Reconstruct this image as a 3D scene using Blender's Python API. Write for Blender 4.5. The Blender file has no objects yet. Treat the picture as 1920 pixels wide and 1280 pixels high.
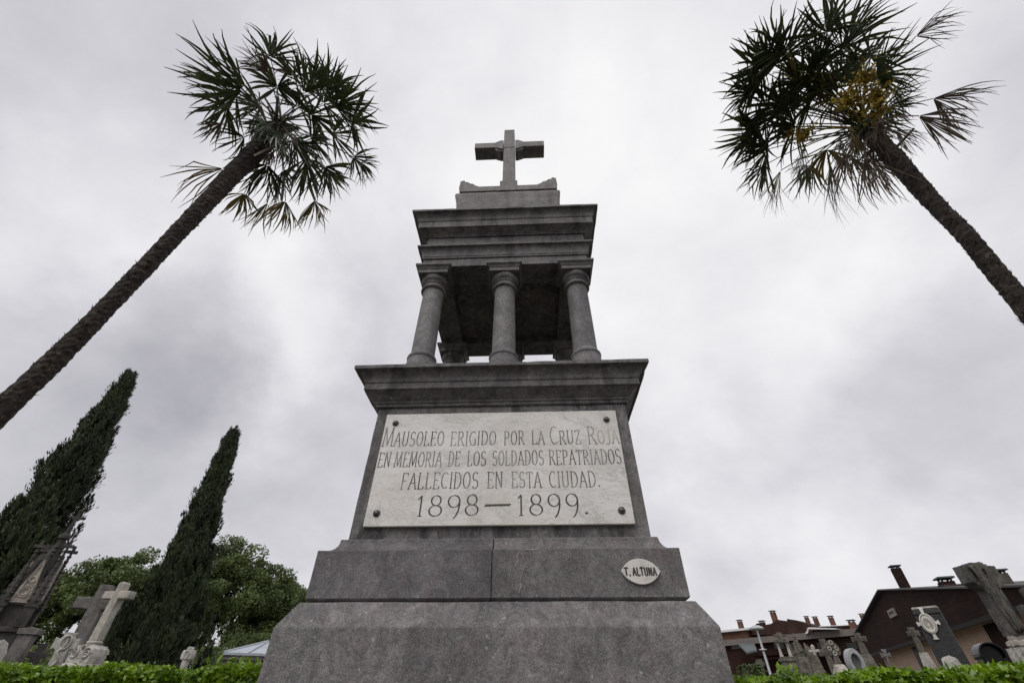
import bpy, bmesh, math, random
import numpy as np
from mathutils import Vector, Matrix
R = math.radians
PI = math.pi
rng = random.Random(7)
nrg = np.random.default_rng(11)
sc = bpy.context.scene
COL = sc.collection

# ------------------------------------------------------------------ camera
CAM = np.array([0.2213, -3.8798, 1.0])
PITCH, ROLL, YAW, FPX = R(40.188), R(0.1756), R(-2.4207), 800.0
cd = bpy.data.cameras.new('camera')
cd.sensor_width = 36.0
cd.lens = FPX / 1920 * 36
cd.clip_start = 0.05
cd.clip_end = 5000
cam = bpy.data.objects.new('camera', cd)
COL.objects.link(cam)
_f = np.array([math.sin(YAW)*math.cos(PITCH), math.cos(YAW)*math.cos(PITCH), math.sin(PITCH)])
_r = np.array([math.cos(YAW), -math.sin(YAW), 0.0])
_u = np.cross(_r, _f)
_r2 = math.cos(ROLL)*_r + math.sin(ROLL)*_u
_u2 = -math.sin(ROLL)*_r + math.cos(ROLL)*_u
MC = np.array([_r2, _u2, _f])
cam.matrix_world = Matrix(((_r2[0], _u2[0], -_f[0], CAM[0]), (_r2[1], _u2[1], -_f[1], CAM[1]),
                           (_r2[2], _u2[2], -_f[2], CAM[2]), (0, 0, 0, 1)))
sc.camera = cam

# ------------------------------------------------------------------ world, sun, exposure
SUN_EL, SUN_AZ = R(52), R(205)     # azimuth clockwise from +Y: behind the camera, a little to its left
sc.view_settings.view_transform = 'Standard'
sc.view_settings.look = 'None'
sc.view_settings.exposure = 0.0
sc.view_settings.gamma = 1.0
sc.view_settings.use_curve_mapping = False


def build_world():
    w = bpy.data.worlds.new('World')
    sc.world = w
    w.use_nodes = True
    nt = w.node_tree
    nt.nodes.clear()
    N = lambda t, **k: _node(nt, t, **k)
    L = nt.links.new
    out = N('ShaderNodeOutputWorld')
    sky = N('ShaderNodeTexSky', sky_type='NISHITA', sun_disc=False, sun_elevation=SUN_EL, sun_rotation=SUN_AZ)
    b1 = N('ShaderNodeBackground')
    b1.inputs['Strength'].default_value = 0.1
    L(sky.outputs[0], b1.inputs['Color'])
    tc = N('ShaderNodeTexCoord')
    sep = N('ShaderNodeSeparateXYZ')
    L(tc.outputs['Generated'], sep.inputs[0])
    # a flat cloud deck: the view direction meets it at (x, y) / (z + c)
    za = N('ShaderNodeMath', operation='MAXIMUM')
    L(sep.outputs['Z'], za.inputs[0])
    za.inputs[1].default_value = 0.0
    zz = N('ShaderNodeMath', operation='ADD')
    L(za.outputs[0], zz.inputs[0])
    zz.inputs[1].default_value = 0.65
    dx = N('ShaderNodeMath', operation='DIVIDE')
    dy = N('ShaderNodeMath', operation='DIVIDE')
    L(sep.outputs['X'], dx.inputs[0]); L(zz.outputs[0], dx.inputs[1])
    L(sep.outputs['Y'], dy.inputs[0]); L(zz.outputs[0], dy.inputs[1])
    cmb = N('ShaderNodeCombineXYZ')
    L(dx.outputs[0], cmb.inputs[0]); L(dy.outputs[0], cmb.inputs[1])
    mp = N('ShaderNodeMapping')
    mp.inputs['Location'].default_value = (3.1, 1.7, 0.4)
    L(cmb.outputs[0], mp.inputs[0])
    n1 = N('ShaderNodeTexNoise')
    n1.inputs['Scale'].default_value = 2.3
    n1.inputs['Detail'].default_value = 6
    n1.inputs['Roughness'].default_value = 0.50
    n1.inputs['Distortion'].default_value = 0.15
    L(mp.outputs[0], n1.inputs['Vector'])
    n2 = N('ShaderNodeTexNoise')
    n2.inputs['Scale'].default_value = 6.5
    n2.inputs['Detail'].default_value = 7
    n2.inputs['Roughness'].default_value = 0.55
    n2.inputs['Distortion'].default_value = 0.2
    L(mp.outputs[0], n2.inputs['Vector'])

    def math2(op, a, b):
        m = N('ShaderNodeMath', operation=op)
        for i, v in enumerate((a, b)):
            if isinstance(v, (int, float)): m.inputs[i].default_value = v
            else: L(v, m.inputs[i])
        return m.outputs[0]

    nw = N('ShaderNodeTexNoise')
    nw.inputs['Scale'].default_value = 3.2
    nw.inputs['Detail'].default_value = 7
    nw.inputs['Roughness'].default_value = 0.58
    L(tc.outputs['Generated'], nw.inputs['Vector'])
    sb = N('ShaderNodeVectorMath', operation='SUBTRACT'); L(nw.outputs['Color'], sb.inputs[0]); sb.inputs[1].default_value = (.5, .5, .5)
    ms = N('ShaderNodeVectorMath', operation='SCALE'); L(sb.outputs[0], ms.inputs[0]); ms.inputs['Scale'].default_value = 0.42
    ad = N('ShaderNodeVectorMath', operation='ADD'); L(tc.outputs['Generated'], ad.inputs[0]); L(ms.outputs[0], ad.inputs[1])
    nz = N('ShaderNodeVectorMath', operation='NORMALIZE'); L(ad.outputs[0], nz.inputs[0])
    warped = nz.outputs[0]

    def lobe(px, py, size, amp):      # a thinner (amp > 0) or thicker part of the cloud deck in that direction
        v = raydir(px, py)
        d = N('ShaderNodeVectorMath', operation='DOT_PRODUCT')
        L(warped, d.inputs[0])
        d.inputs[1].default_value = tuple(v)
        m = N('ShaderNodeMapRange', interpolation_type='SMOOTHSTEP')
        L(d.outputs['Value'], m.inputs[0])
        m.inputs[1].default_value = math.cos(R(size)); m.inputs[2].default_value = 1.0
        m.inputs[3].default_value = 0.0; m.inputs[4].default_value = amp
        return m.outputs[0]
    val = math2('MULTIPLY', math2('SUBTRACT', n1.outputs['Fac'], 0.5), 0.75)
    val = math2('ADD', val, math2('MULTIPLY', math2('SUBTRACT', n2.outputs['Fac'], 0.5), 0.46))
    for a in SKY_LOBES:
        val = math2('ADD', val, lobe(*a))
    val = math2('ADD', val, 0.66)
    ramp = N('ShaderNodeValToRGB')
    e = ramp.color_ramp.elements
    e[0].position = 0.15; e[0].color = (0.43, 0.425, 0.465, 1)
    e[1].position = 1.0; e[1].color = (0.97, 0.965, 0.97, 1)
    m = ramp.color_ramp.elements.new(0.55); m.color = (0.66, 0.652, 0.695, 1)
    m = ramp.color_ramp.elements.new(0.78); m.color = (0.84, 0.832, 0.86, 1)
    L(val, ramp.inputs[0])
    b2 = N('ShaderNodeBackground')
    b2.inputs['Strength'].default_value = 1.0
    L(ramp.outputs[0], b2.inputs['Color'])
    mix = N('ShaderNodeMixShader')
    mix.inputs[0].default_value = 0.96
    L(b1.outputs[0], mix.inputs[1]); L(b2.outputs[0], mix.inputs[2])
    L(mix.outputs[0], out.inputs['Surface'])


def _node(nt, t, **k):
    n = nt.nodes.new(t)
    for a, b in k.items():
        setattr(n, a, b)
    return n


def raydir(px, py):
    v = MC.T @ np.array([(px-960)/FPX, -(py-640)/FPX, 1.0])
    return v/np.linalg.norm(v)


# px, py of the direction, angular radius in degrees, brightness
SKY_LOBES = [(1250, 420, 34, 0.20), (1000, 120, 24, 0.12), (560, 600, 11, 0.18), (400, 600, 10, -0.15), (330, 670, 12, -0.12), (60, 60, 24, -0.20),
             (80, 900, 22, -0.22), (1760, 740, 13, -0.13), (1560, 640, 12, 0.08), (230, 400, 16, 0.14), (1500, 1000, 14, 0.04), (1900, 150, 16, -0.08),
             (560, 950, 12, -0.14), (700, 250, 18, 0.10)]
build_world()

sl = bpy.data.lights.new('sun', 'SUN')
sl.energy = 1.5
sl.angle = R(40)
sl.color = (1.0, 0.97, 0.93)
sun = bpy.data.objects.new('sun', sl)
COL.objects.link(sun)
sdir = Vector((math.sin(SUN_AZ)*math.cos(SUN_EL), math.cos(SUN_AZ)*math.cos(SUN_EL), math.sin(SUN_EL)))
sun.rotation_euler = sdir.to_track_quat('Z', 'Y').to_euler()


# ------------------------------------------------------------------ helpers
def at(px, py, r):                  # the point seen at a photo pixel at horizontal distance r from the camera
    v = raydir(px, py)
    return CAM + v*r/math.hypot(v[0], v[1])


def aty(px, py, y):                 # the point seen at a photo pixel on the vertical plane Y = y
    v = raydir(px, py)
    return CAM + v*(y-CAM[1])/v[1]


def onplane(px, py, P, n):
    v = raydir(px, py)
    return CAM + v*np.dot(np.array(P)-CAM, n)/np.dot(v, n)


def setp(o, label=None, cat=None, group=None, kind=None):
    if label: o['label'] = label
    if cat: o['category'] = cat
    if group: o['group'] = group
    if kind: o['kind'] = kind
    return o


def thing(name, label, cat, loc=(0, 0, 0), rz=0.0, group=None):
    o = bpy.data.objects.new(name, None)
    o.empty_display_size = 0.2
    COL.objects.link(o)
    o.location = tuple(float(a) for a in loc)
    o.rotation_euler = (0, 0, rz)
    return setp(o, label, cat, group)


def face_cam(P, extra=0.0):         # rotation that turns local -Y to the camera
    d = CAM[:2]-np.array(P[:2])
    return math.atan2(d[1], d[0]) + PI/2 + extra


class G:
    """collects shapes, links them as ONE mesh"""
    def __init__(s):
        s.v = []; s.f = []; s.n = 0

    def add(s, v, f):
        v = np.asarray(v, float).reshape(-1, 3)
        s.v.append(v)
        for q in f: s.f.append([int(i)+s.n for i in q])
        s.n += len(v)
        return s

    def box(s, x0, x1, y0, y1, z0, z1, top=1.0, M=None):
        cx, cy = (x0+x1)/2, (y0+y1)/2
        v = [(x0, y0, z0), (x1, y0, z0), (x1, y1, z0), (x0, y1, z0)]
        v += [(cx+(x-cx)*top, cy+(y-cy)*top, z1) for x, y, _ in v]
        v = np.array(v)
        if M is not None: v = xf(M, v)
        return s.add(v, [(3, 2, 1, 0), (4, 5, 6, 7), (0, 1, 5, 4), (1, 2, 6, 5), (2, 3, 7, 6), (3, 0, 4, 7)])

    def loops(s, loops, cap0=True, cap1=True, close=True):
        k = len(loops[0]); v = np.concatenate([np.asarray(l, float) for l in loops])
        f = []
        for i in range(len(loops)-1):
            for j in range(k if close else k-1):
                a = i*k+j; b = i*k+(j+1) % k
                f.append((a, b, b+k, a+k))
        if cap0: f.append(tuple(range(k))[::-1])
        if cap1: f.append(tuple(range((len(loops)-1)*k, len(loops)*k)))
        return s.add(v, f)

    def lathe(s, prof, c=(0, 0), n=24, sx=1.0, sy=1.0, M=None):
        lp = []
        for r, z in prof:
            l = np.array([(c[0]+r*sx*math.cos(2*PI*i/n), c[1]+r*sy*math.sin(2*PI*i/n), z) for i in range(n)])
            lp.append(l if M is None else xf(M, l))
        return s.loops(lp)

    def prism(s, pts, y0, y1, M=None):   # outline in x, z (counter-clockwise seen from -Y), thickness along y
        k = len(pts)
        v = np.array([(p[0], y0, p[1]) for p in pts]+[(p[0], y1, p[1]) for p in pts], float)
        if M is not None: v = xf(M, v)
        f = [tuple(range(k)), tuple(range(k, 2*k))[::-1]]
        for i in range(k):
            j = (i+1) % k
            f.append((i, i+k, j+k, j))
        return s.add(v, f)

    def tube(s, pts, rad, n=8):
        pts = [np.asarray(p, float) for p in pts]
        if not hasattr(rad, '__len__'): rad = [rad]*len(pts)
        lp = []; up = np.array([0.0, 0.0, 1.0]); pu = None
        for i, p in enumerate(pts):
            t = pts[min(i+1, len(pts)-1)]-pts[max(i-1, 0)]
            t = t/(np.linalg.norm(t)+1e-9)
            a = pu if pu is not None else (up if abs(t[2]) < .95 else np.array([1.0, 0, 0]))
            b = np.cross(t, a); b /= np.linalg.norm(b); a = np.cross(b, t); pu = a
            lp.append(np.array([p+rad[i]*(math.cos(2*PI*j/n)*b+math.sin(2*PI*j/n)*a) for j in range(n)]))
        return s.loops(lp)

    def build(s, name, mat, parent=None, bevel=0.0, seg=2, smooth=False, ang=35, fix=True):
        me = bpy.data.meshes.new(name)
        me.from_pydata(np.concatenate(s.v).tolist(), [], s.f)
        if fix:
            bm = bmesh.new(); bm.from_mesh(me)
            bmesh.ops.recalc_face_normals(bm, faces=bm.faces)
            bm.to_mesh(me); bm.free()
        if mat: me.materials.append(mat)
        if smooth:
            me.polygons.foreach_set('use_smooth', [True]*len(me.polygons))
            try: me.set_sharp_from_angle(angle=R(ang))
            except Exception: pass
        o = bpy.data.objects.new(name, me)
        COL.objects.link(o)
        if parent: o.parent = parent
        if bevel:
            m = o.modifiers.new('bevel', 'BEVEL')
            m.width = bevel; m.segments = seg; m.limit_method = 'ANGLE'; m.angle_limit = R(30)
            m.harden_normals = False
        return o


def xf(M, v):
    A = np.array(M)
    return v @ A[:3, :3].T + A[:3, 3]


def T(x=0, y=0, z=0, rx=0, ry=0, rz=0, s=1):
    return Matrix.Translation((x, y, z)) @ Matrix.Rotation(rz, 4, 'Z') @ Matrix.Rotation(ry, 4, 'Y') @ Matrix.Rotation(rx, 4, 'X') @ Matrix.Scale(s, 4)


def leaf_mesh(name, C, D, Nn, Ln, Wd, mat, parent=None, fold=0.15, shape='leaf', stuff=False):
    """many small leaves as one mesh: arrays of centre, direction, normal, length, width"""
    n = len(C)
    D = D/np.linalg.norm(D, axis=1)[:, None]
    S = np.cross(D, Nn); S /= (np.linalg.norm(S, axis=1)[:, None]+1e-9)
    U = np.cross(S, D)
    Ln = np.asarray(Ln)[:, None]; Wd = np.asarray(Wd)[:, None]
    a = C-D*Ln*.5
    b = C+D*Ln*.5-U*Ln*.12
    m = C+U*Wd*0.0
    l = C-S*Wd*.5+U*Wd*fold
    r = C+S*Wd*.5+U*Wd*fold
    V = np.stack([a, l, b, r, m], 1).reshape(-1, 3)
    base = np.arange(n)*5
    F = np.concatenate([np.stack([base, base+4, base+1], 1), np.stack([base+4, base+2, base+1], 1),
                        np.stack([base, base+3, base+4], 1), np.stack([base+4, base+3, base+2], 1)])
    me = bpy.data.meshes.new(name)
    me.vertices.add(len(V)); me.vertices.foreach_set('co', V.ravel())
    me.loops.add(F.size); me.loops.foreach_set('vertex_index', F.ravel().astype(np.int32))
    me.polygons.add(len(F))
    me.polygons.foreach_set('loop_start', np.arange(len(F), dtype=np.int32)*3)
    me.polygons.foreach_set('loop_total', np.full(len(F), 3, np.int32))
    me.update(); me.validate()
    me.materials.append(mat)
    o = bpy.data.objects.new(name, me)
    COL.objects.link(o)
    if parent: o.parent = parent
    return o


# ------------------------------------------------------------------ materials
def mat(name, rough=0.8):
    m = bpy.data.materials.new(name)
    m.use_nodes = True
    nt = m.node_tree
    b = nt.nodes['Principled BSDF']
    b.inputs['Roughness'].default_value = rough
    return m, nt, b


def noise(nt, vec, scale, detail=5, rough=0.55, dist=0.0):
    n = nt.nodes.new('ShaderNodeTexNoise')
    n.inputs['Scale'].default_value = scale
    n.inputs['Detail'].default_value = detail
    n.inputs['Roughness'].default_value = rough
    n.inputs['Distortion'].default_value = dist
    nt.links.new(vec, n.inputs['Vector'])
    return n.outputs['Fac']


def ramp(nt, fac, stops):
    r = nt.nodes.new('ShaderNodeValToRGB')
    e = r.color_ramp.elements
    while len(e) < len(stops): e.new(0.5)
    for i, (p, c) in enumerate(stops):
        e[i].position = p
        e[i].color = (c, c, c, 1) if isinstance(c, (int, float)) else (*c, 1)
    nt.links.new(fac, r.inputs[0])
    return r.outputs['Color']


def mixc(nt, fac, a, b, mode='MIX'):
    m = nt.nodes.new('ShaderNodeMix')
    m.data_type = 'RGBA'; m.blend_type = mode
    for i, v in ((0, fac), (6, a), (7, b)):
        if hasattr(v, 'is_output'): nt.links.new(v, m.inputs[i])
        elif i == 0: m.inputs[0].default_value = v
        else: m.inputs[i].default_value = (*v, 1)
    return m.outputs[2]


def objvec(nt, sx=1, sy=1, sz=1, which='Object'):
    t = nt.nodes.new('ShaderNodeTexCoord')
    mp = nt.nodes.new('ShaderNodeMapping')
    mp.inputs['Scale'].default_value = (sx, sy, sz)
    nt.links.new(t.outputs[which], mp.inputs[0])
    return mp.outputs[0]


def bump(nt, bsdf, h, strength=0.3, dist=0.02):
    b = nt.nodes.new('ShaderNodeBump')
    b.inputs['Strength'].default_value = strength
    b.inputs['Distance'].default_value = dist
    nt.links.new(h, b.inputs['Height'])
    nt.links.new(b.outputs[0], bsdf.inputs['Normal'])


def monument_stone(name, dark, light, tint, scribble=1.0, stain=0.0, veins=0.25, wet=0.0):
    """dark limestone: mottled, wormy fine crazing, reddish clouds, pale specks and rain streaks"""
    m, nt, b = mat(name, 0.68)
    v = objvec(nt)
    big = noise(nt, v, 1.7, 6, 0.62, 0.8)
    mid = noise(nt, v, 8.5, 9, 0.72, 1.4)
    fine = noise(nt, v, 80, 5, 0.72)
    c = ramp(nt, mid, [(0.36, dark), (0.50, tuple((np.array(dark)+light)/2)), (0.62, light)])
    red = ramp(nt, noise(nt, v, 3.7, 7, 0.7, 1.5), [(0.50, 0), (0.66, 1)])
    c = mixc(nt, nodemul(nt, red, 0.5), c, tint)
    c = mixc(nt, 0.75, c, ramp(nt, big, [(0.3, 0.45), (0.5, 0.9), (0.7, 1.15)]), 'MULTIPLY')
    c = mixc(nt, 0.8, c, ramp(nt, fine, [(0.33, 0.5), (0.6, 1.0), (0.72, 1.45)]), 'MULTIPLY')
    # crazing: thin lines where a distorted noise crosses its middle
    crz = ramp(nt, noise(nt, v, 13, 4, 0.62, 3.2), [(0.47, 0), (0.5, 1), (0.53, 0)])
    c = mixc(nt, nodemul(nt, crz, 0.42*scribble), c, (0.035, 0.033, 0.032))
    crw = ramp(nt, noise(nt, objvec(nt, 1, 1, 0.8), 21, 4, 0.6, 3.5), [(0.475, 0), (0.5, 1), (0.525, 0)])
    c = mixc(nt, nodemul(nt, crw, 0.20*scribble), c, (0.40, 0.39, 0.38))
    crl = ramp(nt, noise(nt, v, 6, 7, 0.65, 2.0), [(0.493, 0), (0.5, 1), (0.507, 0)])
    c = mixc(nt, nodemul(nt, crl, veins), c, (0.36, 0.35, 0.34))
    spk = ramp(nt, noise(nt, v, 34, 3, 0.5), [(0.68, 0), (0.74, 1)])
    c = mixc(nt, nodemul(nt, spk, 0.5), c, (0.45, 0.44, 0.43))
    # rain streaks, drawn out along the vertical
    st = noise(nt, objvec(nt, 9, 9, 0.7), 1.0, 6, 0.62, 0.3)
    c = mixc(nt, 0.30+stain*0.5, c, ramp(nt, st, [(0.34, 0.30), (0.47, 0.92), (0.70, 1.30)]), 'MULTIPLY')
    if stain:
        bl = ramp(nt, noise(nt, objvec(nt, 5, 5, 1.6), 1.0, 8, 0.7, 0.6), [(0.50, 0), (0.62, 1)])
        c = mixc(nt, nodemul(nt, bl, stain), c, (0.014, 0.014, 0.013))
        wh = ramp(nt, noise(nt, objvec(nt, 7, 7, 3.0), 1.3, 8, 0.75, 0.8), [(0.60, 0), (0.70, 1)])
        c = mixc(nt, nodemul(nt, wh, stain*0.6), c, (0.30, 0.295, 0.28))
    oi = nt.nodes.new('ShaderNodeObjectInfo')     # every block from another bed of the quarry
    c = mixc(nt, 1.0, c, ramp(nt, oi.outputs['Random'], [(0.0, (0.86, 0.85, 0.86)), (1.0, (1.12, 1.11, 1.09))]), 'MULTIPLY')
    nt.links.new(c, b.inputs['Base Color'])
    h = mixc(nt, 0.5, mid, fine)
    bump(nt, b, h, 0.7, 0.014)
    return m


def nodemul(nt, a, k):
    m = nt.nodes.new('ShaderNodeMath'); m.operation = 'MULTIPLY'
    nt.links.new(a, m.inputs[0]); m.inputs[1].default_value = k
    return m.outputs[0]


def weathered(name, base, dirt, lichen=None, scale=6.0, amount=0.6, rough=0.85):
    m, nt, b = mat(name, rough)
    v = objvec(nt)
    c = mixc(nt, ramp(nt, noise(nt, v, scale, 8, 0.68, 0.8), [(0.38, 0), (0.64, amount)]), base, dirt)
    st = noise(nt, objvec(nt, 14, 14, 1.2), 1.0, 5, 0.6)
    c = mixc(nt, 0.6, c, ramp(nt, st, [(0.3, 0.4), (0.6, 1.0)]), 'MULTIPLY')
    c = mixc(nt, 0.5, c, ramp(nt, noise(nt, v, scale*11, 4, 0.7), [(0.3, 0.6), (0.65, 1.15)]), 'MULTIPLY')
    if lichen:
        c = mixc(nt, ramp(nt, noise(nt, v, scale*2.3, 6, 0.7), [(0.56, 0), (0.66, 0.8)]), c, lichen)
    nt.links.new(c, b.inputs['Base Color'])
    bump(nt, b, noise(nt, v, scale*5, 7, 0.7), 0.5, 0.02)
    return m


def foliage(name, c1, c2, rough=0.55, scale=3.0, trans=0.0, c3=None):
    m, nt, b = mat(name, rough)
    v = objvec(nt)
    stops = [(0.34, c1), (0.62, c2)]
    if c3: stops.append((0.80, c3))
    big = noise(nt, v, scale, 4, 0.6)
    c = ramp(nt, big, stops)
    c = mixc(nt, 0.7, c, ramp(nt, noise(nt, v, scale*14, 2, 0.5), [(0.3, 0.45), (0.7, 1.5)]), 'MULTIPLY')
    nt.links.new(c, b.inputs['Base Color'])
    if trans:
        t = nt.nodes.new('ShaderNodeBsdfTranslucent')
        nt.links.new(c, t.inputs['Color'])
        mx = nt.nodes.new('ShaderNodeMixShader'); mx.inputs[0].default_value = trans
        out = nt.nodes['Material Output']
        nt.links.new(b.outputs[0], mx.inputs[1]); nt.links.new(t.outputs[0], mx.inputs[2])
        nt.links.new(mx.outputs[0], out.inputs['Surface'])
    return m


def plain(name, c, rough=0.6, metal=0.0, var=0.25, scale=8):
    m, nt, b = mat(name, rough)
    v = objvec(nt)
    k = ramp(nt, noise(nt, v, scale, 6, 0.65), [(0.3, 1-var), (0.7, 1+var)])
    nt.links.new(mixc(nt, 1.0, c, k, 'MULTIPLY'), b.inputs['Base Color'])
    b.inputs['Metallic'].default_value = metal
    return m


def marble_mat():
    m, nt, b = mat('plaque_marble', 0.45)
    v = objvec(nt)
    w = objvec(nt, 0.7, 1, 1.6)
    c = ramp(nt, noise(nt, w, 2.6, 8, 0.65, 1.2), [(0.3, (0.50, 0.48, 0.45)), (0.5, (0.66, 0.64, 0.61)), (0.7, (0.72, 0.70, 0.68))])
    vein = ramp(nt, noise(nt, objvec(nt, 0.8, 1, 2.0), 2.0, 7, 0.7, 1.8), [(0.485, 0), (0.5, 1), (0.512, 0)])
    c = mixc(nt, nodemul(nt, vein, 0.62), c, (0.27, 0.255, 0.245))
    crack = ramp(nt, noise(nt, objvec(nt, 1.2, 1, 3.2), 1.7, 9, 0.75, 2.6), [(0.493, 0), (0.5, 1), (0.507, 0)])
    c = mixc(nt, nodemul(nt, crack, 0.7), c, (0.18, 0.17, 0.16))
    st = ramp(nt, noise(nt, objvec(nt, 1.5, 1, 1.1), 1.6, 6, 0.6, 0.4), [(0.48, 0), (0.70, 1)])
    c = mixc(nt, nodemul(nt, st, 0.5), c, (0.50, 0.45, 0.37))
    c = mixc(nt, 0.35, c, ramp(nt, noise(nt, v, 60, 5, 0.7), [(0.3, 0.75), (0.65, 1.08)]), 'MULTIPLY')
    nt.links.new(c, b.inputs['Base Color'])
    bump(nt, b, noise(nt, v, 40, 4, 0.6), 0.08, 0.01)
    return m


def letter_mat(name, dark, worn):
    m, nt, b = mat(name, 0.8)
    v = objvec(nt)
    c = mixc(nt, ramp(nt, noise(nt, v, 5.5, 5, 0.7), [(0.40, 0.05), (0.60, 0.85)]), dark, worn)
    # the right end of the top line has almost weathered away
    t = nt.nodes.new('ShaderNodeTexCoord'); sp = nt.nodes.new('ShaderNodeSeparateXYZ'); nt.links.new(t.outputs['Object'], sp.inputs[0])
    fx = nt.nodes.new('ShaderNodeMapRange'); fx.inputs[1].default_value = .60; fx.inputs[2].default_value = .82; nt.links.new(sp.outputs['X'], fx.inputs[0])
    fz = nt.nodes.new('ShaderNodeMapRange'); fz.inputs[1].default_value = 2.50; fz.inputs[2].default_value = 2.56; nt.links.new(sp.outputs['Z'], fz.inputs[0])
    k = nt.nodes.new('ShaderNodeMath'); k.operation = 'MULTIPLY'; nt.links.new(fx.outputs[0], k.inputs[0]); nt.links.new(fz.outputs[0], k.inputs[1])
    c = mixc(nt, nodemul(nt, k.outputs[0], .8), c, (0.52, 0.50, 0.46))
    nt.links.new(c, b.inputs['Base Color'])
    return m


M = {}
M['base'] = monument_stone('stone_base', (0.100, 0.094, 0.096), (0.250, 0.238, 0.243), (0.160, 0.112, 0.118), 1.7)
M['plinth'] = monument_stone('stone_plinth', (0.095, 0.089, 0.091), (0.212, 0.202, 0.206), (0.160, 0.106, 0.110), 1.3)
M['die'] = monument_stone('stone_die', (0.09, 0.085, 0.085), (0.195, 0.186, 0.187), (0.145, 0.105, 0.107), 0.7, 0.9)
M['cornice'] = monument_stone('stone_cornice', (0.085, 0.082, 0.080), (0.19, 0.182, 0.178), (0.135, 0.106, 0.104), 0.7, 0.6)
M['column'] = monument_stone('stone_column', (0.11, 0.105, 0.107), (0.24, 0.231, 0.236), (0.165, 0.135, 0.145), 1.8)
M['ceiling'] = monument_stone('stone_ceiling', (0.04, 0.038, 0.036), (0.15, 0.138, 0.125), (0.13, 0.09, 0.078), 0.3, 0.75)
M['crown_stone'] = monument_stone('stone_top', (0.115, 0.110, 0.109), (0.24, 0.23, 0.226), (0.16, 0.13, 0.128), 0.8, 0.2)
M['marble'] = marble_mat()
M['letters'] = letter_mat('letter_fill', (0.025, 0.024, 0.023), (0.30, 0.285, 0.27))
M['digits'] = letter_mat('numeral_fill', (0.018, 0.017, 0.016), (0.09, 0.085, 0.08))
M['bolt'] = plain('bolt_metal', (0.10, 0.10, 0.095), 0.35, 0.8)
M['vein'] = plain('calcite_vein', (0.31, 0.285, 0.28), 0.7, 0, .6, 25)
M['bark'] = None


# ------------------------------------------------------------------ ground
def ground():
    m, nt, b = mat('ground_earth', 0.95)
    v = objvec(nt)
    c = ramp(nt, noise(nt, v, 0.6, 8, 0.65), [(0.35, (0.10, 0.09, 0.075)), (0.55, (0.13, 0.12, 0.10)), (0.7, (0.05, 0.075, 0.025))])
    nt.links.new(mixc(nt, 0.6, c, ramp(nt, noise(nt, v, 30, 4, 0.7), [(0.3, 0.6), (0.7, 1.2)]), 'MULTIPLY'), b.inputs['Base Color'])
    g = G()
    g.add([(-1500, -1500, 0), (1500, -1500, 0), (1500, 1500, 0), (-1500, 1500, 0)], [(0, 1, 2, 3)])
    setp(g.build('ground', m), kind='structure')


ground()

# ------------------------------------------------------------------ lettering: strokes drawn with a broad nib
def arc(cx, cy, rx, ry, a0, a1, n=14):
    return [(cx+rx*math.cos(R(a0+(a1-a0)*i/n)), cy+ry*math.sin(R(a0+(a1-a0)*i/n))) for i in range(n+1)]


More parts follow.
